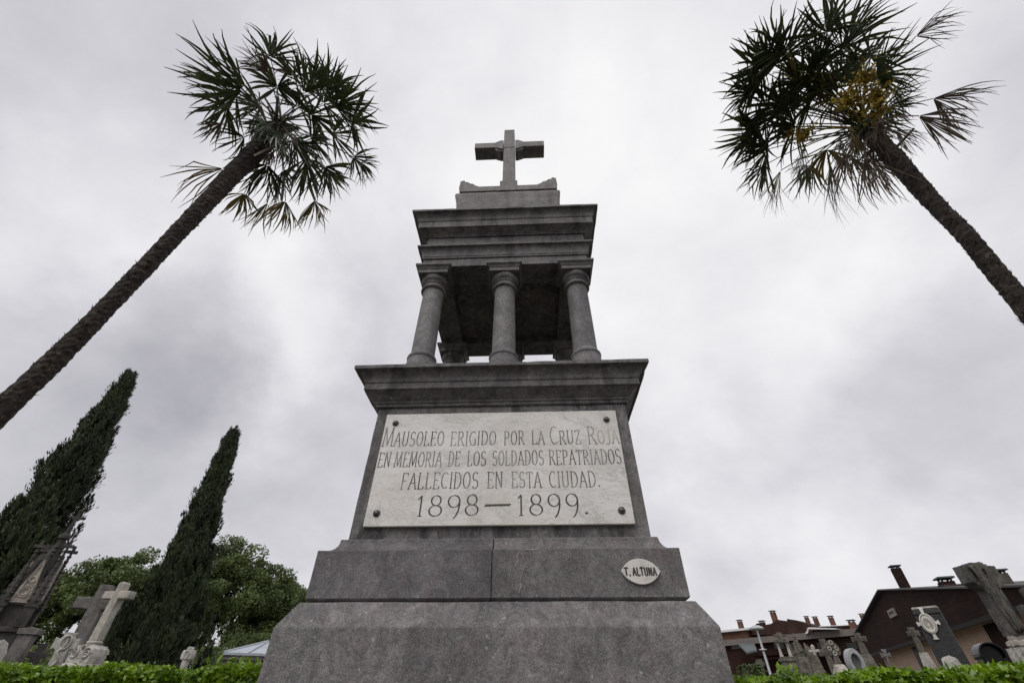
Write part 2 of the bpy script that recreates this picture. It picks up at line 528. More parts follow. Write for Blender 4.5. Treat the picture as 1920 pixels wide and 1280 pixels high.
GLY = {
    'A': (.56, [[(.02, 0), (.28, 1)], [(.28, 1), (.54, 0)], [(.12, .36), (.45, .36)]], [(.02, 0), (.54, 0)]),
    'C': (.52, [arc(.30, .5, .27, .5, 52, 308, 20)], []),
    'D': (.56, [[(.08, 0), (.08, 1)], [(.08, 1), (.2, 1)]+arc(.20, .5, .32, .5, 90, -90, 16)+[(.08, 0)]], [(.08, 0), (.08, 1)]),
    'E': (.48, [[(.08, 0), (.08, 1)], [(.08, 1), (.44, .99)], [(.08, .52), (.36, .52)], [(.08, 0), (.46, .01)], [(.44, .99), (.44, .86)], [(.46, .01), (.46, .15)]], [(.06, 0), (.06, 1)]),
    'F': (.46, [[(.08, 0), (.08, 1)], [(.08, 1), (.44, .99)], [(.08, .52), (.34, .52)], [(.44, .99), (.44, .86)]], [(.08, 0)]),
    'G': (.56, [arc(.30, .5, .27, .5, 52, 330, 22), [(.50, .02), (.50, .40)], [(.38, .40), (.56, .40)]], []),
    'I': (.20, [[(.10, 0), (.10, 1)]], [(.10, 0), (.10, 1)]),
    'J': (.38, [[(.28, 1), (.28, .14)]+arc(.14, .14, .14, .20, 0, -150, 9)], [(.28, 1)]),
    'L': (.46, [[(.08, 0), (.08, 1)], [(.08, 0), (.44, .01)], [(.44, .01), (.44, .16)]], [(.08, 0), (.08, 1)]),
    'M': (.72, [[(.06, 0), (.12, 1)], [(.12, 1), (.36, .05)], [(.36, .05), (.60, 1)], [(.60, 1), (.66, 0)]], [(.06, 0), (.66, 0), (.12, 1), (.60, 1)]),
    'N': (.58, [[(.08, 0), (.08, 1)], [(.08, 1), (.50, 0)], [(.50, 0), (.50, 1)]], [(.08, 0), (.08, 1), (.50, 1)]),
    'O': (.56, [arc(.28, .5, .25, .5, 90, 450, 26)], []),
    'P': (.50, [[(.08, 0), (.08, 1)], [(.08, 1), (.22, 1)]+arc(.22, .75, .22, .25, 90, -90, 12)+[(.08, .5)]], [(.08, 0), (.08, 1)]),
    'R': (.54, [[(.08, 0), (.08, 1)], [(.08, 1), (.22, 1)]+arc(.22, .75, .21, .25, 90, -90, 12)+[(.08, .5)], [(.24, .5), (.52, 0)]], [(.08, 0), (.08, 1), (.52, 0)]),
    'S': (.48, [arc(.25, .74, .19, .26, 35, 255, 14)+arc(.24, .25, .21, .26, 75, -150, 14)], []),
    'T': (.50, [[(.25, 0), (.25, 1)], [(.02, .99), (.48, .99)], [(.02, .99), (.02, .86)], [(.48, .99), (.48, .86)]], [(.25, 0)]),
    'U': (.56, [[(.08, 1), (.08, .26)]+arc(.28, .26, .20, .26, 180, 360, 12)+[(.48, 1)]], [(.08, 1), (.48, 1)]),
    'Z': (.50, [[(.04, 1), (.46, 1)], [(.46, 1), (.03, 0)], [(.03, 0), (.47, 0)], [(.04, 1), (.04, .86)], [(.47, 0), (.47, .15)]], []),
    '.': (.20, [arc(.10, .05, .03, .03, 0, 360, 10)], []),
    '1': (.34, [[(.17, 0), (.17, 1)], [(.17, 1), (.04, .80)]], [(.17, 0)]),
    '8': (.60, [arc(.30, .75, .20, .25, 90, 450, 22), arc(.30, .25, .26, .26, 90, 450, 24)], []),
    '9': (.60, [arc(.30, .70, .24, .30, 0, 360, 24), [(.54, .70)]+arc(.22, .62, .32, .78, 0, -75, 12)], []),
}


def stroke(g, pts, y, thick, thin, phi=R(14)):
    pts = [np.array(p, float) for p in pts]
    k = len(pts)
    L, Rr = [], []
    for i in range(k):
        t = pts[min(i+1, k-1)]-pts[max(i-1, 0)]
        t /= np.linalg.norm(t)+1e-9
        th = math.atan2(t[1], t[0])
        w = thin+(thick-thin)*abs(math.sin(th-phi))
        nn = np.array([-t[1], t[0]])
        L.append(pts[i]+nn*w/2); Rr.append(pts[i]-nn*w/2)
    v = [(p[0], y, p[1]) for p in L]+[(p[0], y, p[1]) for p in Rr]
    g.add(v, [(i, i+1, i+1+k, i+k) for i in range(k-1)])


def write(g, word, x0, x1, zb, h, y, thick=.105, thin=.04, serif=True, caps=None, slant=0.0, gap=.10):
    """word fitted between x0 and x1 on the baseline zb; caps: the first letter's height factor"""
    sizes = [(caps if (caps and i == 0) else 1.0) for i in range(len(word))]
    tot = sum(GLY[c][0]*s for c, s in zip(word, sizes))+gap*(len(word)-1)
    sx = (x1-x0)/tot
    x = x0
    lift = 0
    for i, (c, s) in enumerate(zip(word, sizes)):
        w, strokes, serifs = GLY[c]
        j = rng.uniform(-.012, .012)*h
        lift += 1

        def P(p): return (x+p[0]*s*sx+slant*p[1]*h, zb+j+p[1]*h*s)
        for q, st in enumerate(strokes):
            stroke(g, [P(p) for p in st], y-0.00015*((lift+q) % 5), thick*h*(.8+.2*s), thin*h)
        if serif:
            for q, p in enumerate(serifs):
                a, b_ = P((p[0]-.085, p[1])), P((p[0]+.085, p[1]))
                stroke(g, [a, b_], y-0.0008-0.0001*q, .05*h, .038*h, 0)
        x += (w*s+gap)*sx


# ------------------------------------------------------------------ the monument
OFF = 0.21


BACK = 0.20               # the columned tier runs this much further back


def rect(d, z, nx=1):     # loop of the plan with face distance d
    w = d+OFF
    b = d+(BACK if z > 4 else 0)
    return [(-w, -d, z), (w, -d, z), (w, b, z), (-w, b, z)]


def ringed(g, prof, cap0=True, cap1=True):
    return g.loops([rect(d, z) for d, z in prof], cap0, cap1)


def curve(p0, p1, kind, n=6):   # moulding curves between (d, z) points
    out = []
    for i in range(n+1):
        t = i/n
        if kind == 'cavetto': a, b = 1-math.cos(t*PI/2), math.sin(t*PI/2)
        elif kind == 'ovolo': a, b = math.sin(t*PI/2), 1-math.cos(t*PI/2)
        elif kind == 'cyma': a, b = t*t*(3-2*t), t
        else: a, b = t, t
        out.append((p0[0]+(p1[0]-p0[0])*a, p0[1]+(p1[1]-p0[1])*b))
    return out


def subdivided(o, cell, amp, scale=6.0, seed=0.0):
    """cut big faces into cells and let the stone's surface wander by millimetres"""
    me = o.data
    bm = bmesh.new(); bm.from_mesh(me)
    for _ in range(7):
        ed = [e for e in bm.edges if e.calc_length() > cell]
        if not ed: break
        bmesh.ops.subdivide_edges(bm, edges=ed, cuts=1, use_grid_fill=True)
    bmesh.ops.triangulate(bm, faces=[f for f in bm.faces if len(f.verts) > 4])
    from mathutils import noise as mn
    bm.normal_update()
    for v in bm.verts:
        p = v.co*scale+Vector((seed, seed, seed))
        ch = mn.noise(p*2.1+Vector((9, 3, 5)))
        v.co += v.normal*(mn.noise(p)*amp+mn.noise(p*4.3)*amp*.6-max(0, ch-.52)*amp*7)
    bm.to_mesh(me); bm.free()


def monument():
    t = thing('mausoleum_monument', 'tall dark stone mausoleum tower with white inscribed plaque, columns and cross on top', 'monument')
    # base block with sloping top
    g = G(); ringed(g, [(1.06, 0.0), (1.06, 0.12), (1.04, 0.14), (1.04, 1.321), (0.965, 1.455), (0.925, 1.455)])
    o = g.build('base_block', M['base'], t); subdivided(o, 0.16, 0.004); bev(o, .006)
    # plinth: two stones butted in the middle, hollow-moulded above
    for s in (-1, 1):
        g = G()
        prof = [(0.915, 1.457), (0.935, 1.468), (0.9455, 1.478), (0.9455, 1.744)]+curve((0.935, 1.746), (0.848, 1.845), 'covein')[0:0]
        prof += [(0.944, 1.747), (0.925, 1.749)]+[(0.925-0.072*math.sin(a), 1.751+0.083*(1-math.cos(a))) for a in np.linspace(0.15, PI/2, 7)]+[(0.850, 1.840), (0.82, 1.8405)]
        lp = []
        for d, z in prof:
            w = d+OFF; xs = (-0.025-0.0025, -w) if s < 0 else (w, -0.025+0.0025)
            lp.append([(xs[1], -d, z), (xs[0], -d, z), (xs[0], d, z), (xs[1], d, z)])
        g.loops(lp)
        o = g.build('plinth_stone', M['plinth'], t); subdivided(o, 0.14, 0.003, 6, s*3.0); bev(o, .006)
    g = G()  # the pale vein wandering across the right stone
    P1 = [aty(460+x/2.0426, 980+y/2.0426, -0.949) for x, y in ((1052, 104), (1040, 125), (1046, 140), (1030, 168))]
    P2 = [aty(460+x/2.0426, 980+y/2.0426, -0.949) for x, y in ((1068, 165), (1060, 195), (1052, 225), (1056, 240), (1046, 270))]
    P3 = [aty(460+x/2.0426, 980+y/2.0426, -0.949) for x, y in ((1052, 104), (1085, 102), (1120, 100))]
    for P in (P1, P2, P3):
        stroke(g, [(p[0], p[2]) for p in P], -0.9495, .0045, .0025)
    g.build('vein', M['vein'], t)
    # die
    g = G(); ringed(g, [(0.8186, 1.8415), (0.8186, 2.8855)])
    o = g.build('die', M['die'], t); subdivided(o, 0.14, 0.003, 5, 4.0); bev(o, .006)
    # main cornice
    g = G()
    prof = [(0.80, 2.884), (0.834, 2.884), (0.840, 2.892), (0.840, 2.912), (0.850, 2.915), (0.852, 2.930), (0.858, 2.936), (0.920, 2.992), (0.930, 2.999), (0.938, 2.999), (0.940, 3.004), (0.940, 3.058), (0.948, 3.060), (0.950, 3.070)]
    prof += curve((0.952, 3.072), (1.010, 3.152), 'cavetto', 8)+[(1.022, 3.154), (1.028, 3.157), (1.028, 3.189), (1.0, 3.196)]
    ringed(g, prof)
    o = g.build('main_cornice', M['cornice'], t); subdivided(o, 0.09, 0.0045, 5, 9.0); bev(o, .003)
    # six columns
    proto = None
    for y in (-0.597, 0.597+BACK):
        for x in (-0.803, 0.0, 0.803):
            g = G()
            prof = [(0.119, 3.60), (0.1165, 3.625)]+[(0.1165-0.006*(i/8)**1.5, 3.64+0.83*i/8) for i in range(9)]+[(0.114, 4.49)]
            g.lathe(prof, (x, y), 32)
            c = g.build('column', M['column'], t, smooth=True, ang=50)
            b = G(); b.box(x-.17, x+.17, y-.17, y+.17, 3.192, 3.36)
            b.lathe([(0.14, 3.361), (.150, 3.37), (.154, 3.41), (.150, 3.45), (.142, 3.48), (.139, 3.51), (.141, 3.525)]+[(.128+.017*math.sin(a), 3.553-.024*math.cos(a)) for a in np.linspace(0.2, PI-.2, 7)]+[(.130, 3.585), (.118, 3.602)], (x, y), 32)
            b.build('column_base', M['column'], c, smooth=True, ang=40)
            k = G()
            k.lathe([(.114, 4.488), (.124, 4.492)]+[(.126+.014*math.sin(a), 4.512-.018*math.cos(a)) for a in np.linspace(0.1, PI-.1, 7)]+[(.115, 4.535), (.114, 4.575), (.122, 4.580), (.122, 4.594), (.128, 4.598), (.128, 4.61)]
                    + [(.128+.024*math.sin(a), 4.612+.055*(1-math.cos(a))) for a in np.linspace(0.1, PI/2, 6)]+[(.150, 4.684)], (x, y), 32)
            loops = []
            for d, z in [(.165, 4.683), (.165, 4.735), (.172, 4.737)]+[(.172+.024*(i/4)**1.6, 4.74+.035*i/4) for i in range(5)]+[(.2, 4.777), (.2, 4.803)]:
                loops.append([(x-d, y-d, z), (x+d, y-d, z), (x+d, y+d, z), (x-d, y+d, z)])
            k.loops(loops)
            k.build('capital', M['cornice'], c, smooth=True, ang=35)
    # architrave: four beams and a ceiling slab
    g = G()
    do, di = 0.737, 0.44
    wo, wi = do+OFF, di+OFF
    g.box(-wo, wo, -do, -di, 4.804, 4.94); g.box(-wo, wo, di+BACK, do+BACK, 4.804, 4.94)
    g.box(-wo, -wi, -di, di+BACK, 4.806, 4.938); g.box(wi, wo, -di, di+BACK, 4.806, 4.938)
    g.build('architrave', M['cornice'], t, bevel=.004)
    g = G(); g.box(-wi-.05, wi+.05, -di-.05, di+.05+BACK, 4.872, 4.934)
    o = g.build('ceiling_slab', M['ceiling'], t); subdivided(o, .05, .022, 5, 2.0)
    # entablature: lower cornice, frieze, upper cornice
    g = G()
    prof = [(0.70, 4.935), (0.752, 4.935), (0.752, 4.958), (0.758, 4.962)]+curve((0.758, 4.964), (0.800, 5.082), 'cavetto', 7)+[(0.811, 5.085), (0.815, 5.090), (0.815, 5.112), (0.80, 5.118)]
    ringed(g, prof); o = g.build('lower_cornice', M['cornice'], t); subdivided(o, 0.09, 0.0045, 5, 1.0); bev(o, .003)
    g = G(); ringed(g, [(0.737, 5.114), (0.737, 5.335)]); g.build('frieze', M['cornice'], t, bevel=.003)
    g = G()
    prof = [(0.72, 5.334), (0.754, 5.334), (0.760, 5.340), (0.760, 5.356), (0.768, 5.358), (0.772, 5.368), (0.835, 5.406), (0.846, 5.410), (0.850, 5.415), (0.850, 5.524), (0.858, 5.527), (0.860, 5.538)]
    prof += curve((0.862, 5.540), (0.918, 5.634), 'cavetto', 8)+[(0.930, 5.636), (0.934, 5.640), (0.934, 5.668), (0.90, 5.69)]
    ringed(g, prof); o = g.build('upper_cornice', M['cornice'], t); subdivided(o, 0.09, 0.0045, 5, 5.0); bev(o, .003)
    # stepped top
    g = G(); ringed(g, [(0.66, 5.69), (0.66, 5.95), (0.62, 6.0), (0.50, 6.0)])
    g.build('top_step', M['crown_stone'], t, bevel=.01)
    g = G()
    zt = 6.905
    loops = []
    for hw, hd, z in ((.72, .40, 6.0), (.735, .41, 6.35), (.765, .42, 6.7), (.79, .432, 6.82), (.788, .430, 6.86), (.778, .420, 6.89), (.757, .40, zt), (.70, .35, zt+.004)):
        loops.append([(-hw, -hd, z), (hw, -hd, z), (hw, hd, z), (-hw, hd, z)])
    g.loops(loops)
    o = g.build('crowning_block', M['crown_stone'], t); subdivided(o, 0.12, 0.006, 4, 7.0); bev(o, .012)
    # slab with curled-up corners (acroteria)
    z0, z1, z2 = 7.08, 7.215, 7.40
    z2 = 7.405
    half = [(.765, z2-.01), (.735, z2-.004), (.73, z2+.012), (.70, z2+.01), (.685, z2-.035), (.645, z2-.04), (.60, z2-.09), (.555, z2-.10), (.52, z2-.15), (.47, z1+.012), (.46, z1)]
    outl = [(-.76, z0), (.76, z0), (.775, z0+.12)]+half+[(-x, z) for x, z in reversed(half)]+[(-.775, z0+.12)]
    g = G(); g.prism(outl, -.335, .335)
    g.build('acroterion_slab', M['crown_stone'], t, bevel=.006)
    g = G(); g.box(-.60, .60, -.22, .22, 6.908, 7.082); g.build('slab_bed', M['crown_stone'], t)
    # cross
    zc = cross_levels()
    g = G()
    sw, sd = .108, .125
    g.box(-.145, .145, -.165, .165, 7.217, 7.67)
    o = g.build('cross_foot', M['crown_stone'], t, bevel=.006)
    top, za0, za1 = zc
    g = G()
    g.box(-sw, sw, -sd, sd, 7.672, za0-.03, .97)
    sw2 = sw*.95
    g.box(-sw2-.004, sw2+.004, -sd-.004, sd+.004, za0-.03, top, .93)
    sh = .10
    zm = (za0+za1)/2
    for s in (-1, 1):
        a, b = sorted((s*.106, s*.235))
        oct_ = [(.112, za0-.07), (.16, za0-.065), (.262, za0-.004), (.262, za1+.004), (.17, za1+.075), (.112, za1+.08)]
        pts = [(s*x, z) for x, z in oct_]
        if s < 0: pts = pts[::-1]
        g.prism(pts, -sd+.001, sd-.001)
        a, b = sorted((s*.252, s*.655))
        g.box(a, b, -sd+.004, sd-.004, za0, za1)
    o = g.build('cross', M['crown_stone'], t, bevel=.005)
    for s in (-1, 1):   # little ring round the crossing, standing proud in the angles under the arms
        g = G()
        pts = [(s*(.116+.13*math.cos(a)), -sd+.02, za0-.055-.085*math.sin(a)) for a in np.linspace(0, PI/2, 8)]
        g.tube(pts, .018, 8)
        g.build('cross_ring', M['crown_stone'], o, smooth=True)

    # plaque
    yp = -0.8486
    g = G(); g.box(-.935, .933, yp, -.817, 1.923, 2.808)
    p = g.build('plaque', M['marble'], t, bevel=.004)
    p['label'] = 'white marble plaque with engraved inscription'
    def Z5(x, y): return aty(640+x/3.2, 740+y/3.2, yp-.001)
    yl = yp-.0012
    def line(words, yb0, yb1, yt0, yt1, xa=220, xb=1678):
        g = G()
        for wd, x0, x1, cap, *adj in words:
            tt0 = (x0-xa)/(xb-xa)
            ybm = yb0+(yb1-yb0)*tt0; ytm = yt0+(yt1-yt0)*tt0
            A = Z5(x0, (ybm+ytm)/2); B = Z5(x1, (yb0+yt0)/2+((yb1+yt1)/2-(yb0+yt0)/2)*(x1-xa)/(xb-xa))
            zb = Z5(x0, ybm)[2]; zt_ = Z5(x0, ytm)[2]
            write(g, wd, A[0], B[0], zb, zt_-zb, yl, .060, .024, True, cap, gap=.13)
        return g
    g = line([('MAUSOLEO', 250, 615, 1.32), ('ERIGIDO', 657, 928, None), ('POR', 977, 1097, None), ('LA', 1143, 1217, None), ('CRUZ', 1252, 1435, 1.32), ('ROJA', 1478, 1662, 1.32)], 308, 290, 225, 212)
    a = line([('EN', 224, 295, None), ('MEMORIA', 320, 603, None), ('DE', 644, 712, None), ('LOS', 757, 868, None), ('SOLDADOS', 907, 1213, None), ('REPATRIADOS', 1247, 1676, None)], 432, 412, 346, 326)
    c = line([('FALLECIDOS', 362, 822, None), ('EN', 877, 967, None), ('ESTA', 1022, 1198, None), ('CIUDAD.', 1247, 1550, None)], 566, 548, 470, 456)
    for q in (a, c):
        g.add(np.concatenate(q.v), q.f)
    g.build('inscription', M['letters'], p, fix=False)
    g = G()
    for wd, x0, x1 in (('1898', 452, 826), ('1899.', 1055, 1480)):
        A, B = Z5(x0, 668), Z5(x1, 660)
        zb, zt_ = Z5(x0, 725 if x0 < 900 else 720)[2], Z5(x0, 604 if x0 < 900 else 597)[2]
        write(g, wd, A[0], B[0], zb, zt_-zb, yl, .075, .022, True, None, gap=.17)
    A, B = Z5(857, 661), Z5(1010, 659)
    g.add([(A[0], yl, A[2]-.009), (B[0], yl, B[2]-.007), (B[0]+.012, yl, B[2]+.008), (A[0]+.01, yl, A[2]+.006)], [(0, 1, 2, 3)])
    g.build('year_numerals', M['digits'], p, fix=False)
    for x, y in ((326, 170), (1590, 148), (212, 710), (1682, 693)):
        q = Z5(x, y)
        g = G(); g.lathe([(.021, 0), (.021, .006), (.019, .013), (.013, .019), (.007, .0215), (.001, .023)], n=16, M=T(q[0], yp-.0002, q[2], rx=PI/2))
        g.lathe([(.027, 0), (.027, .003), (.024, .004)], n=16, M=T(q[0], yp-.0001, q[2], rx=PI/2))
        g.build('bolt', M['bolt'], p, smooth=True)
    # maker's plate: pointed oval
    g = G(); cx, cz, hw, hh = .888, 1.6115, .119, .071
    Rr = (hw*hw+hh*hh)/(2*hh)
    a = math.asin(hw/Rr)
    up = [(cx+Rr*math.sin(q), cz+hh-Rr+Rr*math.cos(q)) for q in np.linspace(a, -a, 15)]
    lo = [(cx+Rr*math.sin(q), cz-hh+Rr-Rr*math.cos(q)) for q in np.linspace(-a, a, 15)][1:-1]
    g.prism(lo+up[:1]+up[1:], -.962, -.9405)
    mp = g.build('maker_plate', M['marble'], t, bevel=.003)
    mp['label'] = 'small white pointed oval plate lettered T. ALTUNA'
    g = G()
    write(g, 'T.', cx-.100, cx-.064, cz-.024, .044, -.9632, .20, .15, False, gap=.1)
    write(g, 'ALTUNA', cx-.050, cx+.092, cz-.024, .045, -.9632, .20, .15, False, gap=.16)
    g.build('inscription', M['digits'], mp, fix=False)
    return t


def bev(o, w):
    m = o.modifiers.new('bevel', 'BEVEL')
    m.width = w; m.segments = 2; m.limit_method = 'ANGLE'; m.angle_limit = R(25)


def cross_levels():
    y = -0.125
    top = aty(954, 243, y)[2]
    a0 = aty(900, 277, y)[2]; a1 = aty(900, 268.3, y)[2]
    return top, a0, a1


monument()


# ------------------------------------------------------------------ palms
def bark_mat():
    m, nt, b = mat('palm_fibre', 0.95)
    v = objvec(nt)
    c = ramp(nt, noise(nt, objvec(nt, 9, 9, 24), 1.0, 6, 0.7, 0.6), [(0.32, (0.016, 0.012, 0.010)), (0.55, (0.050, 0.038, 0.031)), (0.72, (0.19, 0.15, 0.125))])
    nt.links.new(c, b.inputs['Base Color'])
    bump(nt, b, noise(nt, objvec(nt, 30, 30, 60), 1.0, 4, 0.7), 0.9, 0.04)
    return m


M['bark'] = bark_mat()
M['frond'] = foliage('palm_leaf', (0.026, 0.038, 0.014), (0.060, 0.080, 0.028), 0.36, 2.0, 0.25, (0.11, 0.105, 0.034))
M['frond_old'] = foliage('palm_leaf_old', (0.06, 0.058, 0.018), (0.19, 0.135, 0.03), 0.55, 3.0, 0.3)
M['frond_dead'] = foliage('palm_leaf_dead', (0.07, 0.050, 0.036), (0.20, 0.155, 0.115), 0.8, 5.0)
M['flower'] = foliage('palm_flower', (0.15, 0.105, 0.008), (0.36, 0.25, 0.018), 0.7, 6.0)
M['dry_stalk'] = plain('dry_stalk', (0.30, 0.25, 0.19), 0.7)
M['stalk'] = plain('palm_stalk', (0.07, 0.058, 0.035), 0.6)


def unit(v):
    v = np.asarray(v, float)
    return v/(np.linalg.norm(v)+1e-9)


UP = np.array([0.0, 0.0, 1.0])


def frond(parent, base, K, hub, mt, Lb=0.62, nseg=34, arcdeg=230, droop=0.35, cup=0.12, limp=0.15, face=None, outdir=None, rag=0.0):
    K = np.asarray(K, float); hub = np.asarray(hub, float)
    g = G()
    d0 = hub-K
    mid = K+d0*.5+UP*np.linalg.norm(d0)*.10
    pts = [(1-t)**2*K+2*t*(1-t)*mid+t*t*hub for t in np.linspace(0, 1, 7)]
    g.tube([p-base for p in pts], list(np.linspace(.012, .006, 7)), 5)
    a = unit(pts[-1]-pts[-2]) if outdir is None else unit(outdir)
    nn = UP-np.dot(UP, a)*a
    if face is not None: nn = np.asarray(face, float)-np.dot(face, a)*a
    if np.linalg.norm(nn) < .2: nn = np.cross(a, np.array([0.3, 1.0, 0.1]))
    nn = unit(nn+nrg.normal(size=3)*.18)
    nn = unit(nn-np.dot(nn, a)*a)
    s = np.cross(a, nn)
    half = R(arcdeg)*rng.uniform(.36, .50)
    dth = 2*half/nseg
    ts = [0.03, .18, .36, .52, .68, .84, 1.0]
    fuse = rng.uniform(.42, .58)
    slump = rng.uniform(.05, .5)           # how far the two sides of the fan hang
    skew = rng.uniform(-.25, .25)
    gaps = [rng.uniform(-half, half) for _ in range(4)]      # where the wind has torn the fan
    for i in range(nseg):
        th = -half+(i+.5)*dth+rng.uniform(-.35, .35)*dth
        if rng.random() < rag or any(abs(th-q) < dth*.9 for q in gaps): continue
        L = Lb*(.66+.34*math.cos((th+skew)*.62))*rng.uniform(.74, 1.10)
        d = unit(math.cos(th)*a+math.sin(th)*s+nn*cup*rng.uniform(.2, 1.6)-UP*slump*abs(math.sin(th)))
        w0 = 2*math.tan(dth/2)*fuse*L*1.08
        side = unit(np.cross(d, nn))
        kink = rng.random() < limp
        kt = rng.uniform(.40, .80)
        dr = droop*rng.uniform(.3, 1.9)
        sway = rng.uniform(-.22, .22)
        V = []; p = hub.copy(); dirn = d.copy(); last = 0
        for k, t in enumerate(ts):
            st = (t-last)*L; last = t
            if k > 1: dirn = unit(dirn-UP*dr*.62*max(0, t-.25)+side*(sway+rng.uniform(-.12, .12))*t+nn*rng.uniform(-.06, .06))
            if kink and t > kt: dirn = unit(dirn*.45-UP*.8+nrg.normal(size=3)*.15); kink = False
            p = p+dirn*st
            w = w0*(.25+.75*t/fuse) if t <= fuse else w0*max(.12, 1-.86*((t-fuse)/(1-fuse))**1.15)
            sd = side*w/2
            V += [p-sd-nn*w*.26-base, p+nn*w*.12-base, p+sd-nn*w*.26-base]
        F = []
        for k in range(len(ts)-1):
            o = k*3
            F += [(o, o+1, o+4, o+3), (o+1, o+2, o+5, o+4)]
        g.add(V, F)
    return g.build('frond', mt, parent, fix=False)


def palm_trunk(base, pts, rad, parent):
    """fibrous trunk: ragged rings of old leaf bases"""
    P = [np.asarray(p, float) for p in pts]
    seg = [0]
    for i in range(1, len(P)): seg.append(seg[-1]+np.linalg.norm(P[i]-P[i-1]))
    tot = seg[-1]
    n = int(tot/.035)
    # Catmull-Rom through the points
    def cr(t):
        for i in range(len(P)-1):
            if t <= seg[i+1]+1e-9:
                u = (t-seg[i])/(seg[i+1]-seg[i])
                p0, p1, p2, p3 = P[max(i-1, 0)], P[i], P[i+1], P[min(i+2, len(P)-1)]
                r = rad[i]+(rad[i+1]-rad[i])*u
                return .5*((2*p1)+(-p0+p2)*u+(2*p0-5*p1+4*p2-p3)*u*u+(-p0+3*p1-3*p2+p3)*u**3), r
        return P[-1], rad[-1]
    m = 22
    from mathutils import noise as mn
    lp = []
    tr = [cr(tot*i/n) for i in range(n+1)]
    for i, (c, r) in enumerate(tr):
        t = unit(tr[min(i+1, n)][0]-tr[max(i-1, 0)][0])
        b = unit(np.cross(t, np.array([1.0, 0.2, 0]))); a = np.cross(b, t)
        l = []
        for j in range(m):
            th = 2*PI*j/m
            ph = i*.035*11.0+math.sin(th*2+i*.05)*.35+mn.noise(Vector((math.cos(th)*2, math.sin(th)*2, i*.06)))*1.5
            saw = (ph % 1.0)
            rr = r*(1+.16*(1-saw)-.06+.09*mn.noise(Vector((math.cos(th)*4, math.sin(th)*4, i*.17)))+.05*mn.noise(Vector((math.cos(th)*9, math.sin(th)*9, i*.4))))
            l.append(c+rr*(math.cos(th)*a+math.sin(th)*b)-base)
        lp.append(np.array(l))
    g = G(); g.loops(lp)
    # loose fibres sticking out
    for _ in range(int(n*4)):
        i = rng.randrange(n); c, r = tr[i]
        t = unit(tr[min(i+1, n)][0]-tr[max(i-1, 0)][0])
        th = rng.uniform(0, 2*PI)
        b = unit(np.cross(t, np.array([1.0, 0.2, 0]))); a = np.cross(b, t)
        o = math.cos(th)*a+math.sin(th)*b
        p0 = c+o*r*.98-base; sd = np.cross(o, t)*rng.uniform(.008, .02)
        p1 = p0+(o*rng.uniform(.25, .6)+t*rng.uniform(.3, 1.0))*rng.uniform(.025, .065)
        g.add([p0-sd, p0+sd, p1], [(0, 1, 2)])
    return g.build('trunk', M['bark'], parent, fix=False)


def hub_at(px, py, K, reach, sgn):
    """the point on that line of sight at distance reach from the crown's heart K, on its far or near side"""
    v = raydir(px, py)
    q = np.dot(K-CAM, v)
    near = CAM+v*q
    d2 = np.dot(near-K, near-K)
    h = math.sqrt(max(0.0, reach*reach-d2))
    return near+v*h*sgn


def blossom(parent, base, K, spots, spread, n=900):
    g = G()
    for c, e in spots:
        mid = (K+c)/2+UP*.12
        g.tube([p-base for p in (K, mid, c)], [.014, .011, .006], 5)
        for _ in range(n):
            # short branchlets with bead-like flowers
            d = unit(nrg.normal(size=3)); p = c+d*abs(nrg.normal())*e*.55-base
            s = nrg.uniform(.008, .020)
            u = unit(nrg.normal(size=3)); w = unit(np.cross(u, nrg.normal(size=3)))
            g.add([p-u*s*1.6, p+w*s, p+u*s*1.6, p-w*s], [(0, 1, 2, 3)])
    return g.build('flower_cluster', M['flower'], parent, fix=False)


def imgdir(K, dx, dy):
    """unit direction in the picture's plane at K (dx right, dy down)"""
    return unit(_r2*dx-_u2*dy)


